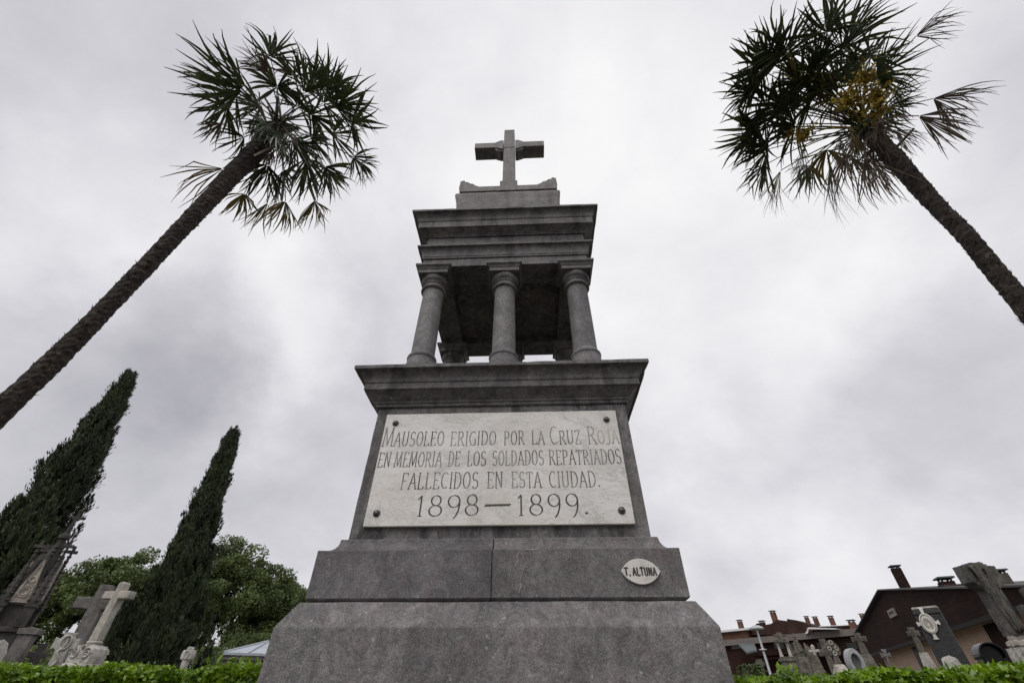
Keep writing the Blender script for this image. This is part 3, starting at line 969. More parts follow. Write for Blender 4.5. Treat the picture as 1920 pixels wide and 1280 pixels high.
def palm_left():
    rk, r0 = 4.75, 5.4
    cl = [(-520, 1290, 6.0), (-200, 960, 5.65), (0, 772, r0), (130, 648, 5.3), (230, 545, 5.2), (330, 440, 5.08), (430, 335, 4.93), (500, 262, 4.8), (515, 240, rk)]
    pts = [at(*c) for c in cl]
    base = pts[0].copy(); base[2] = 0
    pts[0] = base
    t = thing('palm_tree', 'palm leaning in from the left edge with the sparser dark crown', 'palm tree', base)
    rad = [.10, .094, .086, .082, .080, .086, .105, .138, .13]
    palm_trunk(base, pts, rad, t)
    K = pts[-1]+unit(pts[-1]-pts[-2])*.15
    z = lambda x, y: (300+x/2.7826, y/2.7826)
    # hub in the enlarged picture, reach, far(+1)/near(-1), fan pointing, blade, arc, kind
    HB = [((575, 300), 1.25, 1, (-.25, -1), .80, 210, 'g'), ((610, 455), .85, -1, (-.1, -.4), .58, 340, 'g'), ((400, 500), 1.0, 1, (-1, -.15), .95, 220, 'g'),
          ((430, 470), .9, -1, (-1, -.5), .85, 200, 'g'), ((350, 560), 1.1, 1, (-1, .25), .75, 200, 'g'),
          ((318, 645), 1.2, 1, (-.8, .7), .55, 120, 'd'), ((330, 880), 1.45, -1, (-1, .45), .85, 130, 'o'), ((790, 480), .9, 1, (.2, -1), .80, 220, 'g'),
          ((880, 470), 1.1, -1, (.3, -.9), .62, 200, 'g'), ((690, 400), 1.1, 1, (.1, -1), .60, 200, 'd'), ((1000, 640), 1.35, 1, (1, -.05), .72, 260, 'g'), ((920, 560), 1.1, -1, (.9, -.7), .75, 180, 'g'),
          ((1010, 820), 1.5, 1, (.6, .55), .58, 200, 'g'), ((640, 890), .9, -1, (-.2, 1), .85, 200, 'g'), ((560, 860), .9, -1, (-.5, 1), .72, 180, 'g'), ((860, 870), 1.15, -1, (.45, .9), .66, 200, 'g'),
          ((760, 830), .9, 1, (.2, 1), .8, 210, 'g'), ((440, 1010), 1.45, -1, (-.3, 1), .50, 170, 'o'), ((560, 1060), 1.5, -1, (-.35, 1), .60, 80, 'o'), ((655, 1050), 1.5, -1, (-.05, 1), .62, 120, 'o'),
          ((805, 1048), 1.6, -1, (.35, 1), .60, 130, 'o'), ((440, 715), .9, -1, (-1, .2), .55, 150, 'g'), ((790, 600), .7, -1, (.5, -.3), .72, 300, 'g'), ((850, 540), .9, 1, (.5, -.6), .75, 230, 'g'),
          ((720, 560), .6, 1, (.3, -1), .60, 230, 'g'), ((520, 560), .7, 1, (-.7, -.4), .75, 220, 'g'), ((790, 720), .9, -1, (.9, .4), .72, 220, 'g'), ((560, 380), 1.1, -1, (-.5, -.8), .55, 150, 'd'),
          ((690, 730), .8, 1, (.4, .8), .75, 220, 'g'), ((900, 700), 1.1, 1, (1, .3), .66, 200, 'g')]
    HB += [((x+rng.uniform(-45, 45), y+rng.uniform(-45, 45)), rc*rng.uniform(.85, 1.0), -sg, dd, Lb*rng.uniform(.75, .95), ar*.8, kd) for (x, y), rc, sg, dd, Lb, ar, kd in HB if kd == 'g' and rng.random() < .30]
    for (x, y), reach, sg, (dx, dy), Lb, ar, kd in HB:
        hub = hub_at(*z(x, y), K, reach, sg)
        out = unit(imgdir(K, dx, dy)*1.0+unit(hub-K)*.45-UP*(.15 if kd == 'g' else .55))
        face = unit(hub-K)*.2+UP*.6-unit(CAM-K)*.5
        frond(t, base, K+nrg.normal(size=3)*.05, hub, {'g': M['frond'], 'o': M['frond_old'], 'd': M['frond_dead']}[kd], Lb*rng.uniform(.88, 1.0), rng.randint(26, 34), ar,
              {'g': .55, 'o': .9, 'd': 1.2}[kd], .15, {'g': .22, 'o': .35, 'd': .5}[kd], face, out, .08)
    for q in range(7):
        hub = hub_at(*z(560+rng.uniform(-110, 130), 760+rng.uniform(-60, 90)), K, rng.uniform(.35, .6), rng.choice((-1, 1)))
        frond(t, base, K, hub, M['frond_dead'], rng.uniform(.3, .5), 22, 120, .9, .1, .5, UP, imgdir(K, rng.uniform(-.4, .5), 1)-UP*.5, .2)
    for q in range(5):
        hub = hub_at(*z(600+rng.uniform(-170, 230), 560+rng.uniform(-170, 260)), K, rng.uniform(.45, .75), rng.choice((-1, -1, 1)))
        frond(t, base, K, hub, M['frond'], rng.uniform(.45, .62), rng.randint(26, 34), 240, .6, .12, .25, unit(K-CAM)*-.6+UP*.6, unit(hub-K)+imgdir(K, rng.uniform(-1, 1), rng.uniform(-1, 1))*.6, .05)
    g = G()   # cut stalks on the head
    for _ in range(14):
        th = rng.uniform(0, 2*PI); d = np.array([math.cos(th), math.sin(th), rng.uniform(.2, 1.0)])
        p = pts[-2]+(K-pts[-2])*rng.uniform(0, 1.2)
        g = G(); g.tube([p-base, p+unit(d)*rng.uniform(.22, .42)-base], [.025, .015], 5); g.build('leaf_stalk', M['stalk'], t, fix=False)
    a, b = at(476, 292, 4.55), at(535, 263, 4.6)
    g = G(); g.tube([a-base, b-base], [.012, .014], 6)
    g.build('leaf_stalk', M['dry_stalk'], t, fix=False)


def palm_right():
    cl = [(2400, 1190, 6.4), (2120, 820, 6.0), (1930, 586, 5.8), (1869, 512, 5.72), (1812, 443, 5.6), (1755, 385, 5.5), (1716, 342, 5.44), (1676, 296, 5.37), (1628, 245, 5.3)]
    pts = [at(*c) for c in cl]
    base = pts[0].copy(); base[2] = 0; pts[0] = base
    t = thing('palm_tree', 'palm leaning in from the right edge, bushy crown with ochre flower clusters', 'palm tree', base)
    palm_trunk(base, pts, [.10, .09, .080, .078, .078, .080, .088, .098, .095], t)
    K = pts[-1]+unit(pts[-1]-pts[-2])*.06
    z = lambda x, y: (1320+x/2.7826, y/2.7826)
    HB = [((310, 370), 1.05, -1, (-1, -.5), .66, 300, 'g'), ((440, 270), 1.0, -1, (-.2, -1), .72, 220, 'g'), ((280, 670), 1.1, -1, (-1, .1), .68, 260, 'g'), ((240, 480), 1.2, 1, (-1, 0), .55, 230, 'g'), ((380, 330), 1.2, 1, (-.7, -.9), .68, 220, 'g'),
          ((330, 780), 1.1, 1, (-1, .5), .65, 220, 'g'), ((640, 170), 1.15, 1, (-.15, -1), .60, 230, 'g'), ((720, 260), 1.0, -1, (.35, -1), .78, 150, 'g'), ((870, 300), .9, 1, (.45, -1), .50, 280, 'g'),
          ((900, 400), .9, -1, (1, -.35), .60, 180, 'g'), ((985, 480), .9, 1, (1, .1), .50, 230, 'g'), ((1105, 190), 1.45, 1, (1, -.55), .62, 90, 'd'), ((1195, 515), 1.45, 1, (1, .2), .72, 110, 'd'), ((1120, 605), 1.35, -1, (.9, .6), .62, 110, 'd'),
          ((520, 770), .9, -1, (.05, 1), .55, 50, 'g'), ((400, 890), 1.1, -1, (-.15, 1), .70, 60, 'o'), ((320, 860), 1.1, -1, (-.25, 1), .62, 130, 'g'), ((660, 860), .9, -1, (.3, 1), .85, 60, 'g'), ((840, 820), .9, -1, (.35, 1), .72, 90, 'd'),
          ((780, 690), .7, -1, (0, 1), .45, 250, 'o'), ((740, 800), .8, -1, (.25, 1), .65, 100, 'd'), ((900, 860), .8, 1, (.5, 1), .55, 110, 'd'), ((430, 440), .9, -1, (.6, .5), .55, 120, 'g'), ((520, 430), .8, 1, (-.6, -.5), .72, 260, 'g'),
          ((430, 560), .9, -1, (-.9, .2), .72, 280, 'g'), ((560, 520), .7, -1, (-.8, -.2), .62, 240, 'g'), ((600, 330), .9, 1, (-.2, -1), .6, 220, 'g'), ((480, 650), .8, -1, (-.6, .7), .66, 220, 'g'), ((960, 560), .8, 1, (1, .5), .5, 200, 'g'),
          ((560, 860), 1.0, 1, (-.1, 1), .55, 160, 'g'), ((880, 640), .6, 1, (.9, .5), .55, 200, 'd'), ((700, 430), .7, 1, (0, -1), .6, 240, 'g'), ((330, 560), 1.1, -1, (-1, .1), .6, 250, 'g'), ((640, 780), .8, 1, (-.1, 1), .6, 200, 'o'), ((1000, 680), 1.0, -1, (1, .5), .42, 80, 'd')]
    HB += [((x+rng.uniform(-45, 45), y+rng.uniform(-45, 45)), rc*rng.uniform(.85, 1.0), -sg, dd, Lb*rng.uniform(.75, .95), ar*.8, kd) for (x, y), rc, sg, dd, Lb, ar, kd in HB if kd == 'g' and rng.random() < .22]
    for (x, y), reach, sg, (dx, dy), Lb, ar, kd in HB:
        hub = hub_at(*z(x, y), K, reach, sg)
        out = unit(imgdir(K, dx, dy)*1.0+unit(hub-K)*.4-UP*(.10 if kd == 'g' else .4))
        face = unit(hub-K)*.2+UP*.6-unit(CAM-K)*.5
        frond(t, base, K+nrg.normal(size=3)*.05, hub, {'g': M['frond'], 'o': M['frond_old'], 'd': M['frond_dead']}[kd], Lb*rng.uniform(.9, 1.02), rng.randint(28, 36), ar,
              {'g': .38, 'o': .8, 'd': .9}[kd], .15, {'g': .14, 'o': .35, 'd': .5}[kd], face, out, .05)
    for q in range(11):
        hub = hub_at(*z(680+rng.uniform(-260, 230), 500+rng.uniform(-250, 250)), K, rng.uniform(.4, .7), rng.choice((-1, 1, 1)))
        frond(t, base, K, hub, M['frond'] if q % 4 else M['frond_old'], rng.uniform(.42, .58), rng.randint(26, 34), 240, .6, .12, .25, unit(K-CAM)*-.6+UP*.6, unit(hub-K)+imgdir(K, rng.uniform(-1, .6), rng.uniform(-1, 1))*.6, .05)
    for (x, y), e in (((850, 410), .20), ((900, 500), .20), ((760, 520), .18), ((900, 575), .16), ((620, 440), .12), ((430, 690), .13), ((520, 705), .14)):
        blossom(t, base, K, [(hub_at(*z(x, y), K, .80, -1), e)], .2, 460)
    for q in range(12):
        hub = hub_at(*z(790+rng.uniform(-130, 150), 640+rng.uniform(-80, 190)), K, rng.uniform(.25, .5), rng.choice((-1, -1, 1)))
        frond(t, base, K, hub, M['frond_dead'], rng.uniform(.32, .52), 24, 120, .9, .1, .5, UP, imgdir(K, rng.uniform(-.3, .8), 1)-UP*.5, .2)
    g = G()
    for _ in range(10):
        th = rng.uniform(0, 2*PI); d = np.array([math.cos(th), math.sin(th), rng.uniform(.0, 1.0)])
        p = pts[-2]+(K-pts[-2])*rng.uniform(0, 1.2)
        g = G(); g.tube([p-base, p+unit(d)*rng.uniform(.2, .36)-base], [.022, .012], 5); g.build('leaf_stalk', M['stalk'], t, fix=False)


palm_left()
palm_right()

# ------------------------------------------------------------------ cypresses, broadleaf trees, hedges
M['cypress'] = foliage('cypress_green', (0.013, 0.022, 0.007), (0.036, 0.056, 0.015), 0.7, 1.6, 0.0)
M['cypress_core'] = plain('cypress_shade', (0.010, 0.012, 0.006), 0.9)
M['wood'] = plain('tree_wood', (0.06, 0.05, 0.04), 0.9)
M['broad'] = foliage('broadleaf_green', (0.052, 0.080, 0.022), (0.135, 0.182, 0.052), 0.5, 0.8, 0.30, (0.20, 0.25, 0.078))
M['hedge'] = foliage('hedge_green', (0.05, 0.11, 0.006), (0.22, 0.36, 0.012), 0.30, 5.0, 0.3, (0.50, 0.56, 0.03))
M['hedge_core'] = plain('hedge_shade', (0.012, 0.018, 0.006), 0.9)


def cypress(label, pb, pt, r, prof, n, seed, plume=.30):
    base = at(*pb, r); base[2] = 0
    top = at(*pt, r)-base
    H = top[2]
    t = thing('cypress_tree', label, 'cypress', base)
    q = np.random.default_rng(seed)
    g = G(); g.tube([(0, 0, 0), top*.5, top*.94], [.22, .12, .02], 8); g.build('trunk', M['wood'], t)
    ts = np.array([p[0] for p in prof]); rs = np.array([p[1] for p in prof])
    # plumes: upright clumps lying against the outside of the column
    per = 90
    npl = int(n/per)
    C = []; D = []; Nn = []; Ln = []; Wd = []
    for i in range(npl):
        tt = q.uniform(0.0, .975)**.85
        th = q.uniform(0, 2*PI)
        R0 = np.interp(tt, ts, rs)*(1+.13*math.sin(2*th+7*tt+seed)+.09*math.sin(23*tt+3*th))
        rr = R0*q.uniform(.15, .92)**.55
        c0 = top*tt+np.array([math.cos(th)*rr, math.sin(th)*rr, 0])
        o = np.array([math.cos(th), math.sin(th), 0])
        ax = unit(unit(top)*1.0+o*q.uniform(.06, .28))
        L = plume*q.uniform(.6, 1.35)*(1.0-.40*tt)
        m = per
        sq = q.uniform(0, 1, m)
        wdt = L*.26*np.sin(np.clip(sq, .03, 1)*PI*.90+.22)
        off = q.normal(size=(m, 3))*wdt[:, None]*.5
        C.append(c0+ax*(sq*L)[:, None]+off)
        D.append(ax+off/(wdt[:, None]+1e-3)*.4+q.normal(size=(m, 3))*.18)
        Nn.append(o+q.normal(size=(m, 3))*.8)
        Ln.append(q.uniform(.08, .21, m)*(1-.35*tt)); Wd.append(q.uniform(.018, .046, m)*(1-.3*tt))
    leaf_mesh('crown', np.concatenate(C), np.concatenate(D), np.concatenate(Nn), np.concatenate(Ln), np.concatenate(Wd), M['cypress'], t)
    return t


cypress('taller dark cypress near the left edge beside the gothic spires', (-75, 1240), (246, 702), 13.5,
        [(0, .55), (.15, .62), (.35, .60), (.5, .54), (.65, .46), (.8, .32), (.92, .15), (1, .02)], 100000, 3, .46)
cypress('narrower dark cypress standing behind the grey and white crosses', (292, 1245), (439, 808), 16.0,
        [(0, 1.3), (.2, 1.2), (.33, .90), (.45, .62), (.6, .46), (.75, .38), (.9, .23), (1, .05)], 100000, 4, .46)


def broadleaf(label, crown_px, r, rad, n, seed, zs=1.0):
    q = np.random.default_rng(seed)
    c = at(*crown_px, r)
    base = c.copy(); base[2] = 0
    t = thing('broadleaf_tree', label, 'tree', base, 0, 'leafy trees behind the graves')
    h = c[2]
    g = G(); g.tube([(0, 0, 0), (.1, 0, h*.4), (0, .1, h*.8)], [.28, .2, .1], 8)
    for k in range(7):
        th = q.uniform(0, 6.28); e = np.array([math.cos(th)*rad*.7, math.sin(th)*rad*.7, h+q.uniform(-.2, .7)*rad*.7])
        g.tube([(0, 0, h*.45), e*.6+np.array([0, 0, h*.2]), e], [.13, .08, .02], 6)
    g.build('trunk', M['wood'], t)
    C = []; Nn = []
    ncl = 210
    for k in range(ncl):
        d = unit(q.normal(size=3)); d[2] = abs(d[2]) if q.random() < .3 else d[2]
        rr = rad*q.uniform(.45, 1.0)**.6*(1+.14*math.sin(5*d[0]+seed)+.10*math.sin(7*d[2]+2*seed+4*d[1]))
        cc = np.array([d[0]*rr, d[1]*rr, h+d[2]*rr*zs])
        m = n//ncl
        e = rad*q.uniform(.09, .24)
        off = q.normal(size=(m, 3))
        off = off/np.linalg.norm(off, axis=1)[:, None]*(e*q.uniform(.2, 1.0, (m, 1))**.5)
        off[:, 2] *= .75
        C.append(cc+off); Nn.append(off/e*.6+np.array([0, 0, .9])+q.normal(size=(m, 3))*.55)
    C = np.concatenate(C); Nn = np.concatenate(Nn)
    D = q.normal(size=C.shape); D[:, 2] -= .4
    m = len(C)
    leaf_mesh('crown', C, D, Nn, q.uniform(.11, .21, m), q.uniform(.075, .13, m), M['broad'], t, .1)


broadleaf('rounded green tree to the left, between the gothic spires and the narrower cypress', (185, 1165), 36, 3.5, 66000, 5, .95)
broadleaf('green tree crown rising just behind the narrower cypress', (300, 1145), 40, 3.2, 50000, 6, .95)
broadleaf('wide green tree between the narrower cypress and the monument', (435, 1150), 38, 3.9, 80000, 8, .95)
broadleaf('lower green tree bordering the monument above the zinc roofed tomb', (520, 1180), 42, 3.2, 54000, 9, 1.0)


def hedge(label, x0, x1, hts, seed, n, spots=()):
    q = np.random.default_rng(seed)
    y0, y1 = 1.12, 1.85
    xs = np.array([h[0] for h in hts]); zs = np.array([h[1] for h in hts])
    base = np.array([(x0+x1)/2, (y0+y1)/2, 0])
    t = thing('hedge', label, 'hedge', base)
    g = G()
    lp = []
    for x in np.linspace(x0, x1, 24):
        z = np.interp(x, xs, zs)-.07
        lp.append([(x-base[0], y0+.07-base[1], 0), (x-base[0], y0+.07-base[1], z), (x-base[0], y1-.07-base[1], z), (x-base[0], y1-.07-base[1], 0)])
    g.loops(lp); g.build('shade_core', M['hedge_core'], t)  # solid dark core: shade between the leaves is put into its colour
    # leaves along the top and the front
    k = int(n*.45)
    x = q.uniform(x0, x1, n)
    ht = np.interp(x, xs, zs)+.022*np.sin(x*5+seed)+.018*np.sin(x*13+1)
    y = np.empty(n); z = np.empty(n); o = np.zeros((n, 3))
    y[:k] = q.uniform(y0, y1, k); z[:k] = ht[:k]+q.normal(0, .022, k)-.02; o[:k] = (0, -.25, 1)
    y[k:] = y0+q.normal(0, .025, n-k); z[k:] = q.uniform(.45, 1, n-k)*ht[k:]; o[k:] = (0, -1, .35)
    C = np.stack([x, y, z], 1)-base
    Nn = o+q.normal(size=(n, 3))*.85
    D = np.stack([q.normal(size=n), q.normal(size=n)-.4, q.normal(size=n)*.7+.45], 1)
    Ln = q.uniform(.035, .075, n)*(1.25 if x0 > 0 else 1.0); Wd = Ln*q.uniform(.42, .6, n)
    extra = []
    for sx, sz, sp, m in spots:      # young shoots standing above the clipped top
        c = np.stack([q.normal(sx, sp, m), q.uniform(y0, y0+.3, m), q.uniform(-.04, sz, m)+np.interp(sx, xs, zs)], 1)-base
        extra.append(c)
    if extra:
        E_ = np.concatenate(extra); m = len(E_)
        C = np.concatenate([C, E_]); Nn = np.concatenate([Nn, np.array([0, -.7, .6])+q.normal(size=(m, 3))*.5])
        D = np.concatenate([D, np.array([0, -.2, 1.0])+q.normal(size=(m, 3))*.5])
        Ln = np.concatenate([Ln, q.uniform(.05, .10, m)]); Wd = np.concatenate([Wd, q.uniform(.022, .045, m)])
    leaf_mesh('foliage', C, D, Nn, Ln, Wd, M['hedge'], t, .18)


hedge('clipped bright green hedge to the left of the monument base', -9.0, -1.35, [(-9, 1.245), (-5, 1.24), (-2.9, 1.23), (-1.3, 1.215)], 21, 42000, [(-2.5, .10, .16, 90), (-2.2, .07, .2, 60)])
hedge('clipped bright green hedge to the right of the monument base', 1.35, 9.0, [(1.3, 1.115), (2.2, 1.135), (3.0, 1.175), (3.5, 1.20), (4.6, 1.235), (9, 1.26)], 22, 40000,
      [(2.57, .13, .025, 26), (2.62, .10, .03, 20), (3.75, .03, .2, 40), (4.2, .06, .05, 20), (4.9, .03, .3, 50)])


# ------------------------------------------------------------------ grave monuments
M['g_dark'] = weathered('grave_dark_grey', (0.23, 0.21, 0.198), (0.05, 0.046, 0.043), None, 6, .8)
M['g_white'] = weathered('grave_white', (0.64, 0.61, 0.56), (0.22, 0.20, 0.175), (0.36, 0.33, 0.26), 9, .6)
M['g_pale'] = weathered('grave_pale', (0.56, 0.52, 0.46), (0.16, 0.14, 0.12), None, 6, .6)
M['g_moss'] = weathered('grave_mossy', (0.20, 0.18, 0.145), (0.04, 0.037, 0.03), (0.12, 0.115, 0.06), 8, .9)
M['g_goth'] = weathered('gothic_blackened', (0.085, 0.076, 0.068), (0.02, 0.019, 0.018), None, 4, .9)
M['g_panel'] = weathered('gothic_panel', (0.50, 0.45, 0.38), (0.13, 0.11, 0.09), None, 9, .6)
M['g_shroud'] = weathered('shroud_grey', (0.17, 0.158, 0.138), (0.035, 0.034, 0.03), (0.09, 0.087, 0.055), 6, .95)
M['granite_black'] = plain('polished_black', (0.008, 0.008, 0.009), 0.28, 0, .3, 30)
M['granite_black'].node_tree.nodes['Principled BSDF'].inputs['Specular IOR Level'].default_value = 0.2
M['slate_black'] = weathered('dark_slate', (0.035, 0.036, 0.036), (0.018, 0.018, 0.018), None, 5, .6, .6)
M['granite_light'] = weathered('grey_white_granite', (0.46, 0.46, 0.47), (0.34, 0.34, 0.35), None, 40, .5, .5)
M['granite_mid'] = weathered('mid_grey_granite', (0.17, 0.17, 0.17), (0.09, 0.09, 0.09), None, 30, .5, .5)


def sz(px, py, w, r):       # the real size of w photo pixels across, seen there at distance r
    return float(np.linalg.norm(at(px-w/2, py, r)-at(px+w/2, py, r)))


def zt(px, py, r):
    return float(at(px, py, r)[2])


def spot(px, py, r):
    p = at(px, py, r); p[2] = 0
    return p


def local_rough(o, cell=.06, amp=.006, sc_=9, seed=1.0):
    subdivided(o, cell, amp, sc_, seed)


GRP_L = None


def flared(cx, z, hl, hn, ht, vert=False):
    """one arm of a cross that widens to its end"""


def cross_outline(w, top, za, zb, arm, flare=0.0, z0=0.0, taper=0.0):
    """outline in x, z: shaft half width w, arm from za to zb, half length arm, ends widened by flare"""
    f = flare
    return [(-w-taper, z0), (w+taper, z0), (w, za), (arm, za-f), (arm, zb+f), (w, zb), (w+f, top), (-w-f, top), (-w, zb), (-arm, zb+f), (-arm, za-f), (-w, za)]


def left_graves():
    # plain dark grey cross
    r = 9.5; P = spot(180, 1140, r)
    t = thing('grave_cross', 'tall plain dark grey stone cross behind the white cross on a scrolled base', 'grave cross', P, face_cam(P, R(-14)))
    top = zt(211, 1098, r); za, zb = zt(185, 1143, r), zt(185, 1121, r)
    g = G(); g.prism(cross_outline(.082, top, za, zb, .27), -.07, .07)
    o = g.build('cross', M['g_dark'], t, bevel=.008)
    g = G(); g.box(-.22, .22, -.2, .2, 0, .55); g.box(-.16, .16, -.15, .15, .552, .8, .9); g.build('pedestal', M['g_dark'], t, bevel=.01)

    # white cross seen nearly edge-on, on a scrolled base
    r = 9.0; P = spot(190, 1180, r)
    t = thing('grave_cross', 'white weathered cross turned sideways on a carved scrolled base', 'grave cross', P, face_cam(P, R(-42)))
    top = zt(241, 1092, r); zs = zt(190, 1201, r); za, zb = zt(220, 1123, r), zt(220, 1108, r)
    zc = zt(187, 1204, r); z2 = zt(170, 1215, r)
    g = G()
    w = .048
    g.prism([(-w*1.25, zs), (w*1.25, zs), (w*1.05, za), (.20, za), (.20, zb), (w, zb), (w, top-.02), (w*.6, top), (-w*.6, top), (-w, top-.02), (-w, zb), (-.20, zb), (-.20, za), (-w*1.05, za)], -.06, .06)
    g.build('cross', M['g_pale'], t, bevel=.01)
    g = G(); g.lathe([(.07, zs-.045), (.088, zs-.035), (.09, zs-.015), (.08, zs-.002)], n=20)
    g.box(-.10, .10, -.10, .10, z2+.02, zs-.046, .75)
    o = g.build('collar', M['g_pale'], t, bevel=.006)
    g = G()
    zb0 = z2-.16
    g.prism([(-.15, zb0), (.15, zb0), (.155, zb0+.07), (.14, zb0+.15), (.10, z2+.03), (-.10, z2+.03), (-.14, zb0+.15), (-.155, zb0+.07)], -.13, .13)
    for s in (-1, 1):
        for y in (-.135, .135):
            pts = [(s*(.085)+.062*(1-k/26)*math.cos(k*.48)*s, y, zb0+.10+.070*(1-k/26)*math.sin(k*.48)) for k in range(24)]
            g.tube(pts, [.016-.0004*k for k in range(24)], 6)
            g.lathe([(.001, -.02), (.022, -.015), (.022, .015), (.001, .02)], M=T(0, y, zb0+.17, rx=PI/2), n=10)
    g.build('scrolled_base', M['g_white'], t, bevel=.008)
    g = G(); g.box(-.21, .21, -.18, .18, 0, zb0-.08); g.box(-.195, .195, -.17, .17, zb0-.079, zb0-.002, .84); g.build('pedestal', M['g_white'], t, bevel=.01)

    # white ornate cross, low
    r = 8.6; P = spot(119, 1215, r)
    t = thing('grave_cross', 'low white carved cross with a rope ring, left of the tall dark grey cross', 'grave cross', P, face_cam(P, R(-10)))
    top = zt(137, 1186, r); za, zb = zt(118, 1213, r), zt(122, 1199, r)
    g = G(); w = .055
    g.prism([(-w*1.15, .3), (w*1.15, .3), (w, za-.06), (w+.015, za-.02), (.10, za-.015), (.118, za-.03), (.118, zb+.025), (.10, zb+.012), (w+.015, zb+.012), (w-.008, zb+.05), (w, top-.03), (w+.022, top), (-w-.022, top), (-w, top-.03),
             (-w+.008, zb+.05), (-w-.015, zb+.012), (-.10, zb+.012), (-.118, zb+.025), (-.118, za-.03), (-.10, za-.015), (-w-.015, za-.02), (-w, za-.06)], -.06, .06)
    g.build('cross', M['g_white'], t, bevel=.008)
    g = G()
    zc = (za+zb)/2
    pts = [(.05*math.cos(a), -.067, zc+.01+.07*math.sin(a)) for a in np.linspace(0, 2*PI, 22)]
    g.tube(pts, .012, 6)
    g.tube([(.0, -.067, zc+.05), (.02, -.07, zc), (-.03, -.068, zc-.09), (.02, -.068, zc-.17), (-.02, -.066, zc-.24)], .012, 6)
    g.build('rope_ornament', M['g_white'], t, smooth=True)
    g = G(); g.box(-.15, .15, -.13, .13, 0, .30); g.build('pedestal', M['g_white'], t, bevel=.01)

    # low dark cross at the back
    r = 11.5; P = spot(75, 1220, r)
    t = thing('grave_cross', 'small dark cross low behind the hedge, right of the grey slab', 'grave cross', P, face_cam(P, R(8)))
    top = zt(88, 1206, r); za, zb = zt(75, 1233, r), zt(78, 1222, r)
    g = G(); g.prism(cross_outline(.055, top, za, zb, .125), -.045, .045); g.build('cross', M['g_goth'], t, bevel=.008)
    g = G(); g.box(-.14, .14, -.12, .12, 0, .5, .9); g.build('pedestal', M['g_goth'], t, bevel=.01)

    # grey slab stele with a projecting cap
    r = 10.2; P = spot(38, 1215, r)
    t = thing('gravestone', 'plain grey slab gravestone with a slanted projecting cap, below the gothic spires', 'gravestone', P, face_cam(P, R(-20)))
    z1 = zt(62, 1181, r)
    g = G(); g.box(-.09, .09, -.08, .08, 0, z1-.06); g.build('slab', M['g_dark'], t, bevel=.01)
    g = G(); g.prism([(-.11, z1-.058), (.12, z1-.058), (.135, z1+.01), (.03, z1+.03), (-.12, z1+.01)], -.10, .10); g.build('cap', M['g_dark'], t, bevel=.008)

    # pale carved stone at the very edge
    r = 11; P = spot(-8, 1222, r)
    t = thing('gravestone', 'pale carved stone cut off by the left edge of the photo', 'gravestone', P, face_cam(P))
    z1 = zt(3, 1198, r)
    g = G(); g.prism([(-.12, .3), (.12, .3), (.12, z1-.16), (.08, z1-.05), (.0, z1), (-.08, z1-.05), (-.12, z1-.16)], -.08, .08); g.build('slab', M['g_white'], t, bevel=.01)
    g = G(); g.box(-.18, .18, -.14, .14, 0, .3); g.build('plinth', M['g_white'], t, bevel=.01)

    # small white cross near the monument
    r = 10; P = spot(350, 1235, r)
    t = thing('grave_cross', 'small white carved cross alone under the narrower cypress, left of the zinc roof', 'grave cross', P, face_cam(P, R(-30)))
    top = zt(361, 1212, r); za, zb = zt(352, 1233, r), zt(355, 1221, r)
    g = G(); w = .038
    g.prism([(-w, .3), (w, .3), (w*.9, za-.02), (.08, za-.02), (.090, za+.02), (.090, zb-.02), (.08, zb+.02), (w*.9, zb+.02), (w, top-.02), (w*.5, top), (-w*.5, top), (-w, top-.02), (-w*.9, zb+.02), (-.08, zb+.02), (-.090, zb-.02), (-.090, za+.02), (-.08, za-.02), (-w*.9, za-.02)], -.05, .05)
    g.build('cross', M['g_white'], t, bevel=.008)
    g = G(); pts = [(.035*math.cos(a), -.055, (za+zb)/2+.055*math.sin(a)) for a in np.linspace(0, 2*PI, 16)]; g.tube(pts, .01, 6)
    g.build('ornament', M['g_white'], t, smooth=True)
    g = G(); g.box(-.2, .2, -.16, .16, 0, .3); g.build('pedestal', M['g_white'], t, bevel=.01)

    # little tomb house with a zinc roof
    r = 14.0
    A = spot(422, 1222, r); ze = zt(422, 1222, r); zr = zt(476, 1203, r)
    t = thing('tomb_house', 'low stone tomb with a grey zinc hipped roof left of the monument base', 'tomb', A, 0)
    B = spot(512, 1222, r)-A
    u = unit(B); v = np.array([-u[1], u[0], 0]); L = 3.0; D_ = 2.2
    Mx = Matrix(((u[0], v[0], 0, 0), (u[1], v[1], 0, 0), (0, 0, 1, 0), (0, 0, 0, 1)))
    g = G(); g.box(.12, L-.12, .12, D_-.12, 0, ze-.26, M=Mx); g.build('wall', M['g_pale'], t, bevel=.01)
    g = G(); g.box(.05, L-.05, .05, D_-.05, ze-.258, ze-.14, M=Mx); g.box(-.0, L, 0, D_, ze-.138, ze-.05, M=Mx); g.build('cornice', M['g_dark'], t, bevel=.008)
    zinc = plain('zinc_sheet', (0.42, 0.45, 0.49), 0.38, .35, .15, 5)
    g = G()
    e = .03
    lo = [(-e, -e, ze-.048), (L+e, -e, ze-.048), (L+e, D_+e, ze-.048), (-e, D_+e, ze-.048)]
    l2 = [(x, y, ze) for x, y, z in lo]
    hi = [(.85, .9, zr+.10), (L-.85, .9, zr+.10), (L-.85, D_-.9, zr+.10), (.85, D_-.9, zr+.10)]
    g.loops([xf(Mx, np.array(q)) for q in (lo, l2, hi)])
    rf = g.build('roof', zinc, t)
    g = G()
    for k in range(1, 6):
        x = L*k/6; xx = min(max(x, .87), L-.87)
        g.tube([xf(Mx, np.array([(x, -e, ze+.012)]))[0], xf(Mx, np.array([(xx, .88, zr+.112)]))[0]], .014, 5)
